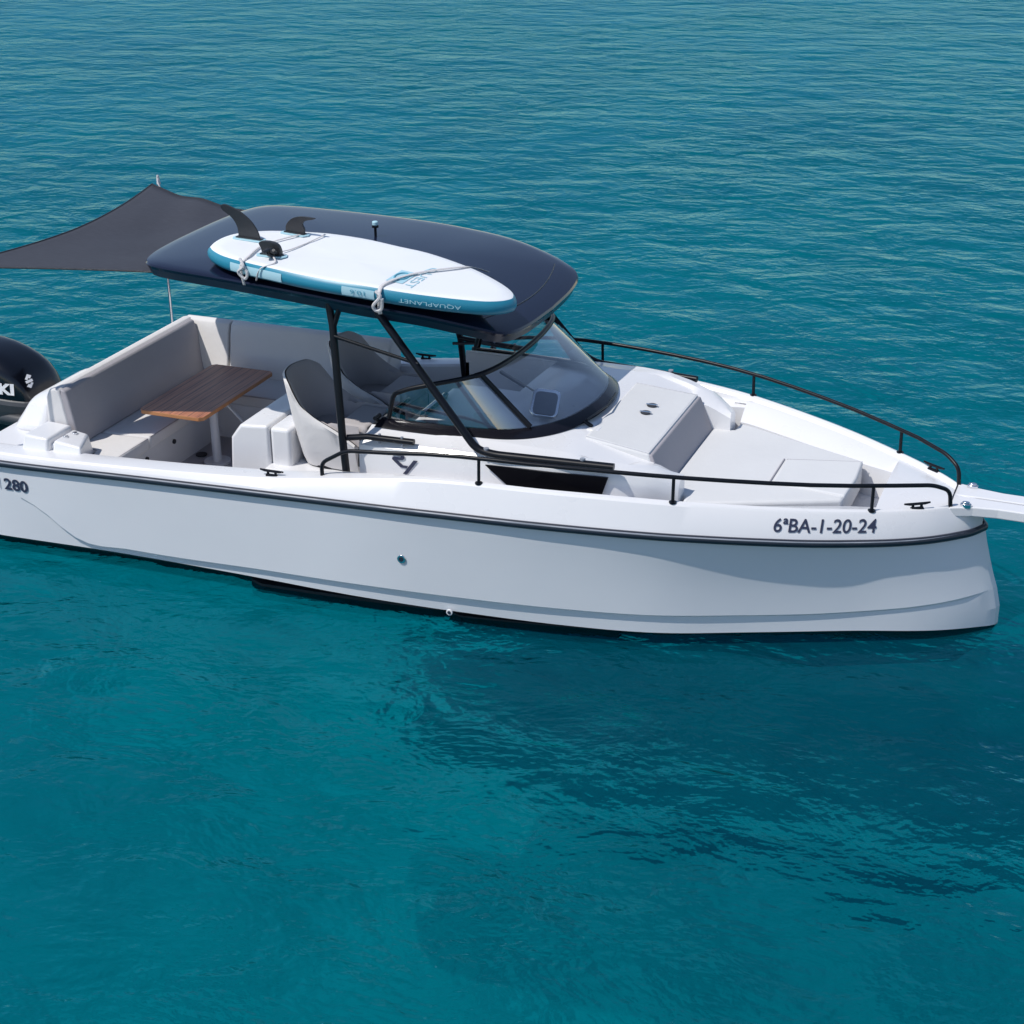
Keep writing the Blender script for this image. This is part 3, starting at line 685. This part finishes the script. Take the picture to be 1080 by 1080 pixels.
b.tube([band1[-2]] + [upc[-1] + Vector((-.0, 0, -.02))] + upc[::-1][1:24], .016, 8)
b.tube(upc[22:-22], .019, 8)
b.make('top_frame', M['blk'], ws, angle=60)
for sd in (1, -1):
    i0 = 23
    p0 = band1[i0] if sd == 1 else band1[-1 - i0]; p1 = upc[24] if sd == 1 else upc[-25]
    bb = MB(); bb.tube([p0, p1], .024, 8, flat=.45); bb.make('corner_pillar', M['blk'], ws, angle=60)
# wiper
b = MB(); b.box((-.5, -.012, 0), (.5, .012, .02)); hr_ = b.make('hatch_rail', M['blk'], con, smooth=False, bevel=.004); hr_.location = (-.27, .20, 1.155); hr_.scale = (.56, 1, 1); hr_.rotation_euler = (0, 0, R(-40))
b = MB(); b.tube([(.42, -.36, 1.19), (.475, -.10, 1.205), (.45, .14, 1.205)], .007, 6); b.tube([(.46, -.37, 1.15), (.40, -.36, 1.18)], .014, 8); b.make('wiper', M['blk'], ws)
b = MB(); b.box((.435, -.42, 1.135), (.52, -.34, 1.147)); b.make('wiper_foot', M['gel'], ws, bevel=.01)
# skylight hatch on the dash inside the screen
b = MB(); cx, cy, cz = .13, -.36, 1.255
def rr(w_, h_, r, z, n=5):
    o = []
    for qx, qy, a0 in ((1, 1, 0), (-1, 1, 90), (-1, -1, 180), (1, -1, 270)):
        for k in range(n + 1):
            a = R(a0 + 90 * k / n); o.append((qx * (w_ / 2 - r) + r * math.cos(a), qy * (h_ / 2 - r) + r * math.sin(a), z))
    return o
def place(p): 
    v_ = Matrix.Rotation(R(18), 3, 'Z') @ (Matrix.Rotation(R(38), 3, 'X') @ (Matrix.Rotation(R(-8), 3, 'Z') @ Vector(p))); return v_ + Vector((cx, cy, cz))
b.prism([place(p) for p in rr(.19, .21, .045, 0)], (0, 0, .02)); hatch = b.make('screen_bezel', M['chrome'], con, bevel=.004)
b = MB(); b.prism([place(p) for p in rr(.15, .17, .032, .021)], (0, 0, .003)); b.make('screen_panel', M['screen'], hatch)
b = MB(); b.tube([(.10, -.33, 1.14), (.12, -.33, 1.24)], .03, 10); b.make('screen_foot', M['dark'], hatch)

# ---- hardtop
ht = empty('hardtop', (0, 0, 0)); ht.parent = boat
zroof = smoothtab([-3, -2.6, -1.8, -1, -.4, 0, .2], [2.10, 2.10, 2.08, 2.03, 1.955, 1.84, 1.74])
hp = [(-2.665, 0), (-2.66, .30), (-2.63, .60), (-2.55, .80), (-2.36, .875), (-1.9, .915), (-1.3, .955), (-.8, .95), (-.40, .87), (-.14, .78), (-.02, .68), (.03, .42), (.045, 0)]
hc = catmull([(x, -y, 0) for x, y in hp], 6); oc = hc + [Vector((p.x, -p.y, 0)) for p in hc[::-1][1:-1]]
def roofring(s, dz, inset=0):
    out = []
    for p in oc:
        cxm = -1.25; L = Vector((p.x - cxm, p.y, 0)); q = Vector((cxm, 0, 0)) + Vector((L.x * s, L.y * s, 0))
        r = s
        z = zroof(q.x) + .022 * (1 - r ** 2.2) - .006 * max(0, r - .97) / .03 + dz
        fx = max(0, q.x - .02); z -= 0 * fx
        out.append(Vector((q.x, q.y, z)))
    return out
rg = [roofring(.0004, 0)] + [roofring(s, 0) for s in (.2, .4, .6, .75, .87, .94, .98)] + [roofring(1.0, 0)] + [roofring(1.006, -.010), roofring(1.0, -.03)]
a, f_ = loft(rg, closed=True); 
roof = make('roof_panel', a, f_, M['navy'], ht, angle=20)
M['navy2'] = mat('navy_fascia', (.010, .014, .032), .3, coat=.15)
rg = [roofring(1.0, -.03), roofring(.985, -.085), roofring(.97, -.093), roofring(.86, -.09), roofring(.84, -.055), roofring(.5, -.06), roofring(.0004, -.06)]
a, f_ = loft(rg, closed=True); make('roof_fascia', a, f_, M['navy2'], ht, angle=30)
# front visor seam
b = MB(); sm = []
for t in np.linspace(-.66, .66, 25):
    x = -.09 - .09 * (t / .66) ** 2; cxm = -1.25
    # height by interpolation of the roof surface
    L = math.hypot(x - cxm, t); ang = math.atan2(t, x - cxm)
    best = min(((abs(math.atan2(p.y, p.x - cxm) - ang), p) for p in oc), key=lambda q: q[0])[1]; r = L / math.hypot(best.x - cxm, best.y)
    r = min(r, 1.0); z = zroof(x) + .022 * (1 - r ** 2.2) - .006 * max(0, r - .97) / .03; fx = max(0, x - .02); z -= 0 * fx
    sm.append((x, t, z + .001))
b.tube(sm, .004, 6); b.make('visor_seam', M['rubber'], ht)
# pillars
def bar(name, pts, r, m=None, parent=ht, flat=1.0):
    b = MB(); b.tube(pts, r, 12, flat=flat); return b.make(name, m or M['blk'], parent, angle=60)
for sd in (-1, 1):
    dx = 0 if sd < 0 else -.10
    bar('rear_pillar', [(-1.13 + dx, sd * 1.0 * .93, 1.99), (-1.10 + dx, sd * .95, 1.85), (-1.00 + dx, sd * 1.09, 1.12), (-.975 + dx, sd * 1.10, .80)], .024, flat=1.25)
    bar('pillar_fork', [(-1.05 + dx, sd * .93, 1.98), (-1.10 + dx, sd * .955, 1.82)], .018)
    zf = 1.135 - max(0, sd) * .055; p = fillet([(-.80 + dx, sd * .92, 1.98), (-.75 + dx, sd * .94, 1.93), (-.10, sd * 1.0, 1.155), (.02, sd * 1.0, 1.135 - max(0, sd) * .045), (.80, sd * .94, 1.135 - max(0, sd) * .06)], .12, 7)
    leg = bar('forward_pillar', p, .023, flat=1.2)
    for x in (-.03, .60):
        b = MB(); b.tube([(x, sd * (1.0 if x < 0 else .955), zf - .04), (x, sd * (1.0 if x < 0 else .955), zf + .03)], .011, 10); b.tube([(x, sd * (1.0 if x < 0 else .955), zf + .025), (x, sd * (1.0 if x < 0 else .955), zf + .037)], .018, 12); b.make('bolt', M['insert'], leg)
    bar('cross_brace', [(-1.09 + dx, sd * .975, 1.79), (-.50 + dx * .5, sd * .965, 1.665)], .012)
    foot = bar('foot_rail', [(-.985 + dx, sd * 1.06, 1.135), (-.86, sd * 1.01, 1.14), (-.54, sd * .985, 1.135)], .020, flat=1.2)
    for x in (-.78, -.62):
        b = MB(); b.tube([(x, sd * .995, 1.10), (x, sd * .995, 1.165)], .010, 10); b.make('bolt', M['insert'], foot)
    b = MB(); b.tube([(-.20, sd * .64, 1.84), (-.24, sd * .64, 1.71), (-.25, sd * .64, 1.68)], [.012, .014, .008], 8); b.tube([(-.23, sd * .64, 1.73), (-.40, sd * .64, 1.71)], .010, 8); b.make('header_bracket', M['blk'], ht)
# all round light
b = MB(); b.tube([(-1.40, .33, 2.08), (-1.40, .33, 2.15)], .010, 8); b.disc((-1.40, .33, 2.145), .024, .014, 16); lt = b.make('masthead_light', M['blk'], ht)
b = MB(); b.disc((-1.40, .33, 2.159), .021, .03, 16); b.make('light_lens', M['ltblue'], lt, bevel=.006)

# ---- outboard motor
mo = empty('outboard_motor', (0, 0, 0)); mo.parent = boat
prof_c = [(q[0] - .11, q[1] - .085, q[2]) for q in [(-5.15, .62, .10), (-5.12, .98, .17), (-5.0, 1.13, .19), (-4.60, 1.165, .20), (-4.36, 1.125, .20), (-4.16, 1.035, .185), (-4.06, .93, .165), (-3.97, .72, .13)]]
rg = []
for (x, zt_, wy) in prof_c:
    zb_ = .56; ring = []
    for k in range(24):
        a = 2 * math.pi * k / 24; cy_, sy_ = math.cos(a), math.sin(a)
        e = .46; yy = math.copysign(abs(cy_) ** e, cy_) * (wy + .07); zz_ = (zt_ + zb_) / 2 + math.copysign(abs(sy_) ** e, sy_) * (zt_ - zb_) / 2
        if sy_ > 0: yy *= 1 - .22 * sy_ ** 2
        ring.append((x, yy, zz_))
    rg.append(ring)
a, f_ = loft(rg, closed=True, caps=True)
cw = make('cowling', a, f_, M['cowl'], mo, angle=50, subsurf=1)
rg = []
for (x, zt_, wy) in prof_c:
    ring = []
    for (yy, zz_) in ((-1, .60), (-1.04, .66), (-.98, .70), (.98, .70), (1.04, .66), (1, .60), (.86, .47), (-.86, .47)):
        ring.append((x * .995 + -.02, yy * (wy + .075), zz_ + .04 * (x + 4.5) * -1))
    rg.append(ring)
a, f_ = loft(rg, closed=True, caps=True); make('lower_cowling', a, f_, M['cowl2'], mo, smooth=False, bevel=.012)
b = MB(); b.box((-4.62, -.16, -.4), (-4.25, .16, .50)); b.hexa([(-4.32, -.22, .02), (-3.98, -.20, .05), (-3.98, .20, .05), (-4.32, .22, .02), (-4.32, -.20, .50), (-4.0, -.17, .50), (-4.0, .17, .50), (-4.32, .20, .50)])
b.make('midsection', M['cowl'], mo, bevel=.02)
b = MB(); b.tube([(-4.45, -.20, .52), (-4.20, -.26, .54), (-4.02, -.20, .56)], .045, 12); b.tube([(-4.02, -.20, .56), (-3.86, -.12, .60)], .03, 10); b.make('steering_ram', M['cowl2'], mo)
b = MB(); b.tube(catmull([(-4.2, .0, .6), (-4.05, -.16, .47), (-3.92, -.22, .46), (-3.84, -.1, .55)], 6), .016, 8); b.make('fuel_hose', M['red'], mo)
b = MB(); b.tube(catmull([(-4.25, -.1, .58), (-4.1, -.24, .44), (-3.95, -.16, .44), (-3.86, .0, .58)], 6), .014, 8); b.tube(catmull([(-4.15, .1, .58), (-4.0, -.06, .48), (-3.88, .06, .60)], 6), .018, 8); b.make('control_cable', M['strap'], mo)
from mathutils.bvhtree import BVHTree
dg = bpy.context.evaluated_depsgraph_get(); dg.update(); cwb = BVHTree.FromObject(cw, dg)
def cast(p, d, off=.009):
    d = Vector(d).normalized(); h = cwb.ray_cast(Vector(p), d)
    return (h[0] - d * off) if h[0] is not None else Vector(p) + d * .8
letters('maker_name', 'SUZUKI', .115, lambda a, bb: cast((-4.74 + a, -1.5, .745 + bb - .01 * a), (0, 1, 0)), M['white'], cw, bold=.006, width=.50)
ed = Vector((-.82, .57, -.05)).normalized(); eh = Vector((.57, .82, 0)).normalized()
b = MB()
for g in (((-.032, .020), (.0, .048), (.034, .030), (.014, .014), (.0, .022), (-.012, .010)), ((-.034, .008), (.030, .010), (.034, -.008), (-.030, -.010)), ((.032, -.020), (.0, -.048), (-.034, -.030), (-.014, -.014), (.0, -.022), (.012, -.010))):
    n_ = len(g); b.add([cast(Vector((-4.06, -.22, .83)) - ed * .6 + eh * u + Vector((0, 0, w_)), ed) for u, w_ in g], [tuple(range(n_))])
b.make('maker_emblem', M['white'], cw, smooth=False)

# ---- hull writing and fittings
def hy(x, z):
    a, c = hw(-3.95 + (3.115 + 3.95) * (x + 3.95) / (2.97 + 3.95)) + 2.1 * (zedge(x) - zlift(x)), hr(x); fl = float(np.interp(x, [0, 1.5, 2.8], [1.0, 1.5, 2.0])); zR = zr(x); zC = zch(x)
    a = min(a, c * .985 + .02)
    y = a + (c - a) * max(0, (z - zedge(x)) / (zR - zedge(x))) ** fl
    return y + STEP(x) * (1 - (z - zC) / max(.05, zR - zC))
def onhull(x0, z0, dzdx=0):
    def fn(a, bb):
        x = x0 + a; z = z0 + bb + dzdx * a; return (x, -(hy(x, z) + .006), z)
    return fn
letters('model_number', '280', .118, onhull(-3.555, .505, -.0), M['ink'], hull, bold=.003, width=.20)
b = MB(); b.add([onhull(-3.60, .505)(a, c) for a, c in ((0, 0), (.008, 0), (.008, .085), (0, .085))], [(0, 1, 2, 3)]); b.make('model_lettering', M['ink2'], hull, smooth=False)
def onbul(x0, zoff):
    def fn(a, bb):
        x = x0 + a; z = zr(x) + zoff + bb; P = prof(x); z0_, z1_ = P[1][1], P[2][1]; t = (z - z0_) / (z1_ - z0_)
        y = P[1][0] + (P[2][0] - P[1][0]) * t; return (x, -(y + .006), z)
    return fn
letters('registration_number', '6\u00aaBA-1-20-24', .108, onbul(1.80, .062), M['ink'], gun, bold=.0012, width=.575)
for (x, z, m, r) in ((-.505, .455, M['chrome'], .030), (-.20, .10, M['gel'], .022)):
    y = -(hy(x, z) + .002); b = MB(); b.disc((x, y - .006, z), r, .012, 24, axis='y'); o = b.make('through_hull_fitting', m, hull, bevel=.003)
    b = MB(); b.disc((x, y - .009, z), r * .55, .012, 20, axis='y'); b.make('fitting_bore', M['rubber'], o)

# ================================================================== SHADE SAIL
sl = empty('shade_sail', (0, 0, 0))
tag(sl, 'charcoal triangular shade sail stretched aft from the hardtop on a thin pole', 'shade sail')
A = Vector((-2.50, -.78, 2.02)); B_ = Vector((-2.52, .80, 2.03)); C_ = Vector((-3.70, 1.07, 2.09)); D = Vector((-3.88, -1.24, 2.03))
n = 26; V = []
for i in range(n + 1):
    for j in range(n + 1):
        s = i / n; t = j / n
        e0 = A.lerp(B_, t); e1 = D.lerp(C_, t); p = e0.lerp(e1, s)
        k = t * (1 - t) * 4; ks = s * (1 - s) * 4
        p = p + (e0 - e1) * (.13 * k * s)                # hollow aft edge
        p = p + (Vector((0, 1, 0)) * (.03 * ks * (1 - t)) - Vector((0, 1, 0)) * (.09 * ks * t))
        p.z += -.035 * k * ks + .012 * ks * math.sin(7 * s + 11 * t) * t + .008 * ks * math.sin(16 * t * (1 - s)) + .05 * (abs(2 * t - 1) ** 1.5 - .4) * s * .6
        V.append(p)
F = [(i * (n + 1) + j, i * (n + 1) + j + 1, (i + 1) * (n + 1) + j + 1, (i + 1) * (n + 1) + j) for i in range(n) for j in range(n)]
cl = make('sail_cloth', V, F, M['sail'], sl, angle=180); so = cl.modifiers.new('t', 'SOLIDIFY'); so.thickness = .004
b = MB()
hem = [V[i * (n + 1)] for i in range(n + 1)] + [V[n * (n + 1) + j] for j in range(n + 1)] + [V[i * (n + 1) + n] for i in range(n, -1, -1)]
b.tube(hem, .007, 6); b.make('hem', M['fin'], sl)
for (x, y) in ((-3.67, 1.12), (-3.90, -1.27)):
    b = MB(); b.tube([(x, y, .76), (x, y, 2.12)], .013, 10); po = b.make('sail_pole', M['chrome'], sl)
    b = MB(); b.tube([(x, y, 2.10), (x - .005, y, 2.17)], [.016, .009], 8); b.tube(catmull([(x, y, 2.10), (x + .03, y - .03, 2.075), (x + .005, y - .02, 2.12), (x - .01, y, 2.15)], 5), .006, 6); b.make('knot', M['strap'], po)

# ================================================================== PADDLEBOARD
pb = empty('paddleboard', (0, 0, 0))
tag(pb, 'white inflatable paddleboard with teal sides lying fins up on the navy roof', 'paddleboard')
far = [(-2.10, -.755), (-2.13, -.64), (-2.135, -.52), (-2.10, -.41), (-2.0, -.31), (-1.87, -.245), (-1.61, -.185), (-1.27, -.165), (-.96, -.215), (-.67, -.265), (-.35, -.385), (-.12, -.53), (.0, -.64), (.045, -.73)]
near = [(.04, -.79), (-.01, -.86), (-.10, -.92), (-.29, -.985), (-.55, -1.045), (-.83, -1.075), (-1.15, -1.075), (-1.46, -1.04), (-1.70, -.985), (-1.90, -.915), (-2.03, -.83)]
oc2 = catmull([(x, y + .03, 0) for x, y in far + near] + [(-2.10, -.725, 0)], 4)[:-1]
cxy = sum(oc2, Vector()) / len(oc2)
zbt = lambda x: zroof(max(-2.6, min(.1, x))) + .045
def bring(s, dz, g=0):
    out = []
    for p in oc2:
        d = p - cxy; L = d.length; q = cxy + d * ((L * s + g) / L); x = q.x
        z = (2.125 - .075 * (x + 2.1) - .0 * x * x) ; z = float(np.interp(x, [-2.2, -1.5, -.8, 0.1], [2.125, 2.115, 2.075, 1.985])); out.append(Vector((q.x, q.y, z + dz)))
    return out
rg = [bring(.0004, .100), bring(.5, .100), bring(.9, .100), bring(1, .098, -.012), bring(1, .092, .0)]
a, f_ = loft(rg, closed=True); make('board_bottom', a, f_, M['sup'], pb, angle=180)
rg = [bring(1, .092, 0), bring(1, .078, .014), bring(1, .058, .022), bring(1, .035, .022), bring(1, .015, .012), bring(1, .002, -.01), bring(.9, 0, 0), bring(.0004, 0)]
a, f_ = loft(rg, closed=True); side = make('board_rail', a, f_, M['teal'], pb, angle=180)
def onrail(px_, dz, out=.0245):     # point on near rail at x
    P_ = [p for p in oc2 if p.y < cxy.y]; P_.sort(key=lambda p: p.x)
    y = float(np.interp(px_, [p.x for p in P_], [p.y for p in P_])); z = float(np.interp(px_, [-2.2, -1.5, -.8, 0.1], [2.125, 2.115, 2.075, 1.985]))
    return Vector((px_, y - out - .002 - .12 * max(0, .045 - abs(dz - .045)) * 0, z + dz))
# pale panels on the rail
for (x0, x1) in ((-1.83, -1.40), (-.96, -.74)):
    v = []; m_ = 12
    for i in range(m_ + 1):
        x = x0 + (x1 - x0) * i / m_; v += [onrail(x, .020, .018), onrail(x, .045, .0235), onrail(x, .076, .017)]
    f_ = [(i * 3 + k, i * 3 + k + 1, i * 3 + 4 + k, i * 3 + 3 + k) for i in range(m_) for k in range(2)]
    make('rail_panel', v, f_, M['ltblue'], side)
# upside-down maker text along the rail
letters('rail_lettering', 'AQUAPLANET', .036, lambda a, bb: onrail(-.20 - a, .058 - bb, .0245), M['ltblue'], side, width=.38)
letters('rail_lettering', '10.6', .040, lambda a, bb: onrail(-.80 - a, .064 - bb, .0265), M['blueprint'], side, width=.10)
btop = lambda x, y: Vector((x, y, float(np.interp(x, [-2.2, -1.5, -.8, 0.1], [2.125, 2.115, 2.075, 1.985])) + .103))
letters('board_lettering', 'QUEST', .085, lambda a, bb: btop(-.60 + bb + a * .0, -.50 - a), M['ltblue'], pb, width=.44)
b = MB(); 
for (x0, x1, y0, y1) in ((-.735, -.62, -.90, -.66),):
    v = []; m_ = 4
    for i in range(m_ + 1):
        for j in range(m_ + 1): v.append(btop(x0 + (x1 - x0) * i / m_, y0 + (y1 - y0) * j / m_))
    b.add(v, [(i * 5 + j, i * 5 + j + 1, i * 5 + 6 + j, i * 5 + 5 + j) for i in range(4) for j in range(4)])
b.make('printed_badge', M['ltblue'], pb, smooth=False)
b = MB(); c = [btop(-.68 + .04 * math.cos(t), -.78 + .07 * math.sin(t)) + Vector((0, 0, .002)) for t in np.linspace(0, 6.283, 25)]; b.tube(c, .006, 6); b.make('badge_ring', M['blueprint'], pb)
def fin(bx, by, ang, L, prf, thick=.012):
    pr = [(p.x, p.y) for p in catmull([(u, z_, 0) for u, z_ in prf], 4)]
    d = Vector((math.cos(ang), math.sin(ang), 0)); nrm = Vector((-d.y, d.x, 0)); o = btop(bx, by)
    b = MB(); b.prism([o + d * u + Vector((0, 0, max(z_, 0) + .004)) - nrm * thick / 2 for u, z_ in pr], nrm * thick)
    fo = b.make('fin', M['fin'], pb, smooth=False, bevel=.003)
    b = MB(); b.prism([o + d * u * (L + .07) + nrm * w_ for u, w_ in ((-.5, -.0), (-.42, -.04), (.42, -.04), (.5, 0), (.42, .04), (-.42, .04))], (0, 0, .006)); b.make('fin_base_pad', M['ltblue'], fo)
    b = MB(); b.prism([o + Vector((0, 0, .006)) + d * u * (L + .01) + nrm * w_ for u, w_ in ((-.5, -.018), (.5, -.018), (.5, .018), (-.5, .018))], (0, 0, .008)); b.make('fin_box', M['fin'], fo)
ab = R(-7)
fin(-1.93, -.50, ab, .19, [(.095, 0), (.075, .06), (.025, .125), (-.06, .18), (-.17, .215), (-.215, .205), (-.205, .175), (-.13, .13), (-.09, .07), (-.085, 0)])
fin(-1.71, -.265, ab + R(-4), .16, [(.08, 0), (.085, .04), (.07, .075), (.10, .10), (.17, .118), (.17, .128), (.06, .125), (-.02, .10), (-.07, .05), (-.075, 0)], .016)
fin(-1.60, -.79, ab + R(6), .15, [(.07, 0), (.075, .03), (.055, .075), (.0, .092), (-.06, .09), (-.085, .075), (-.07, .04), (-.065, 0)], .03)
# tie-down straps (each its own thing)
def strap(name, pts, wd, label):
    t = empty(name, pts[0]); 
    P_ = catmull(pts, 8); v = []
    for i, p in enumerate(P_):
        tan = (P_[min(i + 1, len(P_) - 1)] - P_[max(i - 1, 0)]).normalized(); s = tan.cross(Vector((0, 0, 1))); s = s.normalized() if s.length > .05 else Vector((1, 0, 0))
        v += [p - s * wd / 2, p + s * wd / 2]
    f_ = [(2 * i, 2 * i + 1, 2 * i + 3, 2 * i + 2) for i in range(len(P_) - 1)]
    o = make('webbing', [q - Vector(pts[0]) for q in v], f_, M['strap'], t, angle=180); so = o.modifiers.new('t', 'SOLIDIFY'); so.thickness = .004; so.offset = 1
    tag(t, label, 'strap', 'white tie-down straps over the paddleboard')
    return t
up_ = Vector((0, 0, .006))
t1 = strap('tie_down_strap', [Vector((-.42, .02, 2.0)), btop(-.40, -.33) + Vector((0, .08, -.035)), btop(-.43, -.40) + up_, btop(-.62, -.68) + up_, btop(-.70, -.96) + up_, onrail(-.70, .08, .03), onrail(-.70, .0, .035), onrail(-.71, -.07, .012)], .026, 'white strap crossing the paddleboard near its nose beside the QUEST print')
b = MB(); p0 = Vector((0, 0, 0)); q0 = onrail(-.70, .03, .05) - t1.location
b.tube(catmull([q0 + Vector((-.015, 0, .06)), q0 + Vector((.02, -.012, .03)), q0 + Vector((-.03, -.01, -.03)), q0 + Vector((-.02, .0, -.065)), q0 + Vector((.02, 0, -.05)), q0 + Vector((.03, -.01, .02))], 5), .011, 7); b.make('knot', M['strap'], t1)
t2 = strap('tie_down_strap', [Vector((-1.62, .12, 2.09)), btop(-1.62, -.20) + Vector((0, .08, -.03)), btop(-1.66, -.30) + up_, btop(-1.76, -.60) + up_, btop(-1.72, -.88) + up_, onrail(-1.72, .08, .03), onrail(-1.72, .0, .03), onrail(-1.72, -.06, .012)], .018, 'thin pale strap crossing the paddleboard between its fins at the tail')
b = MB(); q0 = onrail(-1.70, .04, .04) - t2.location
b.tube(catmull([q0 + Vector((-.03, .02, .08)), q0 + Vector((.01, -.01, .04)), q0 + Vector((-.03, -.01, 0)), q0 + Vector((.01, 0, -.045)), q0 + Vector((.03, 0, .0)), q0 + Vector((-.01, 0, .05))], 5), .010, 7); b.make('knot', M['strap'], t2)
t3 = strap('leash_cord', [btop(-1.50, -.23) + up_ * 2, btop(-1.52, -.40) + up_, btop(-1.55, -.62) + up_, btop(-1.58, -.80) + up_ * 3, btop(-1.50, -.93) + up_, onrail(-1.56, .085, .028), onrail(-1.60, .0, .03)], .012, 'thin cord running from the far side fin to the near side fin of the paddleboard')
t3['category'] = 'cord'; del t3['group']
b = MB(); rnd = random.Random(3); c0 = btop(-1.57, -.86) - t3.location + Vector((0, 0, .03))
pts = [c0 + Vector((rnd.uniform(-.045, .045), rnd.uniform(-.05, .05), rnd.uniform(-.02, .035))) for _ in range(12)]
b.tube(catmull(pts, 4), .011, 6); b.make('coiled_end', M['fin'], t3)
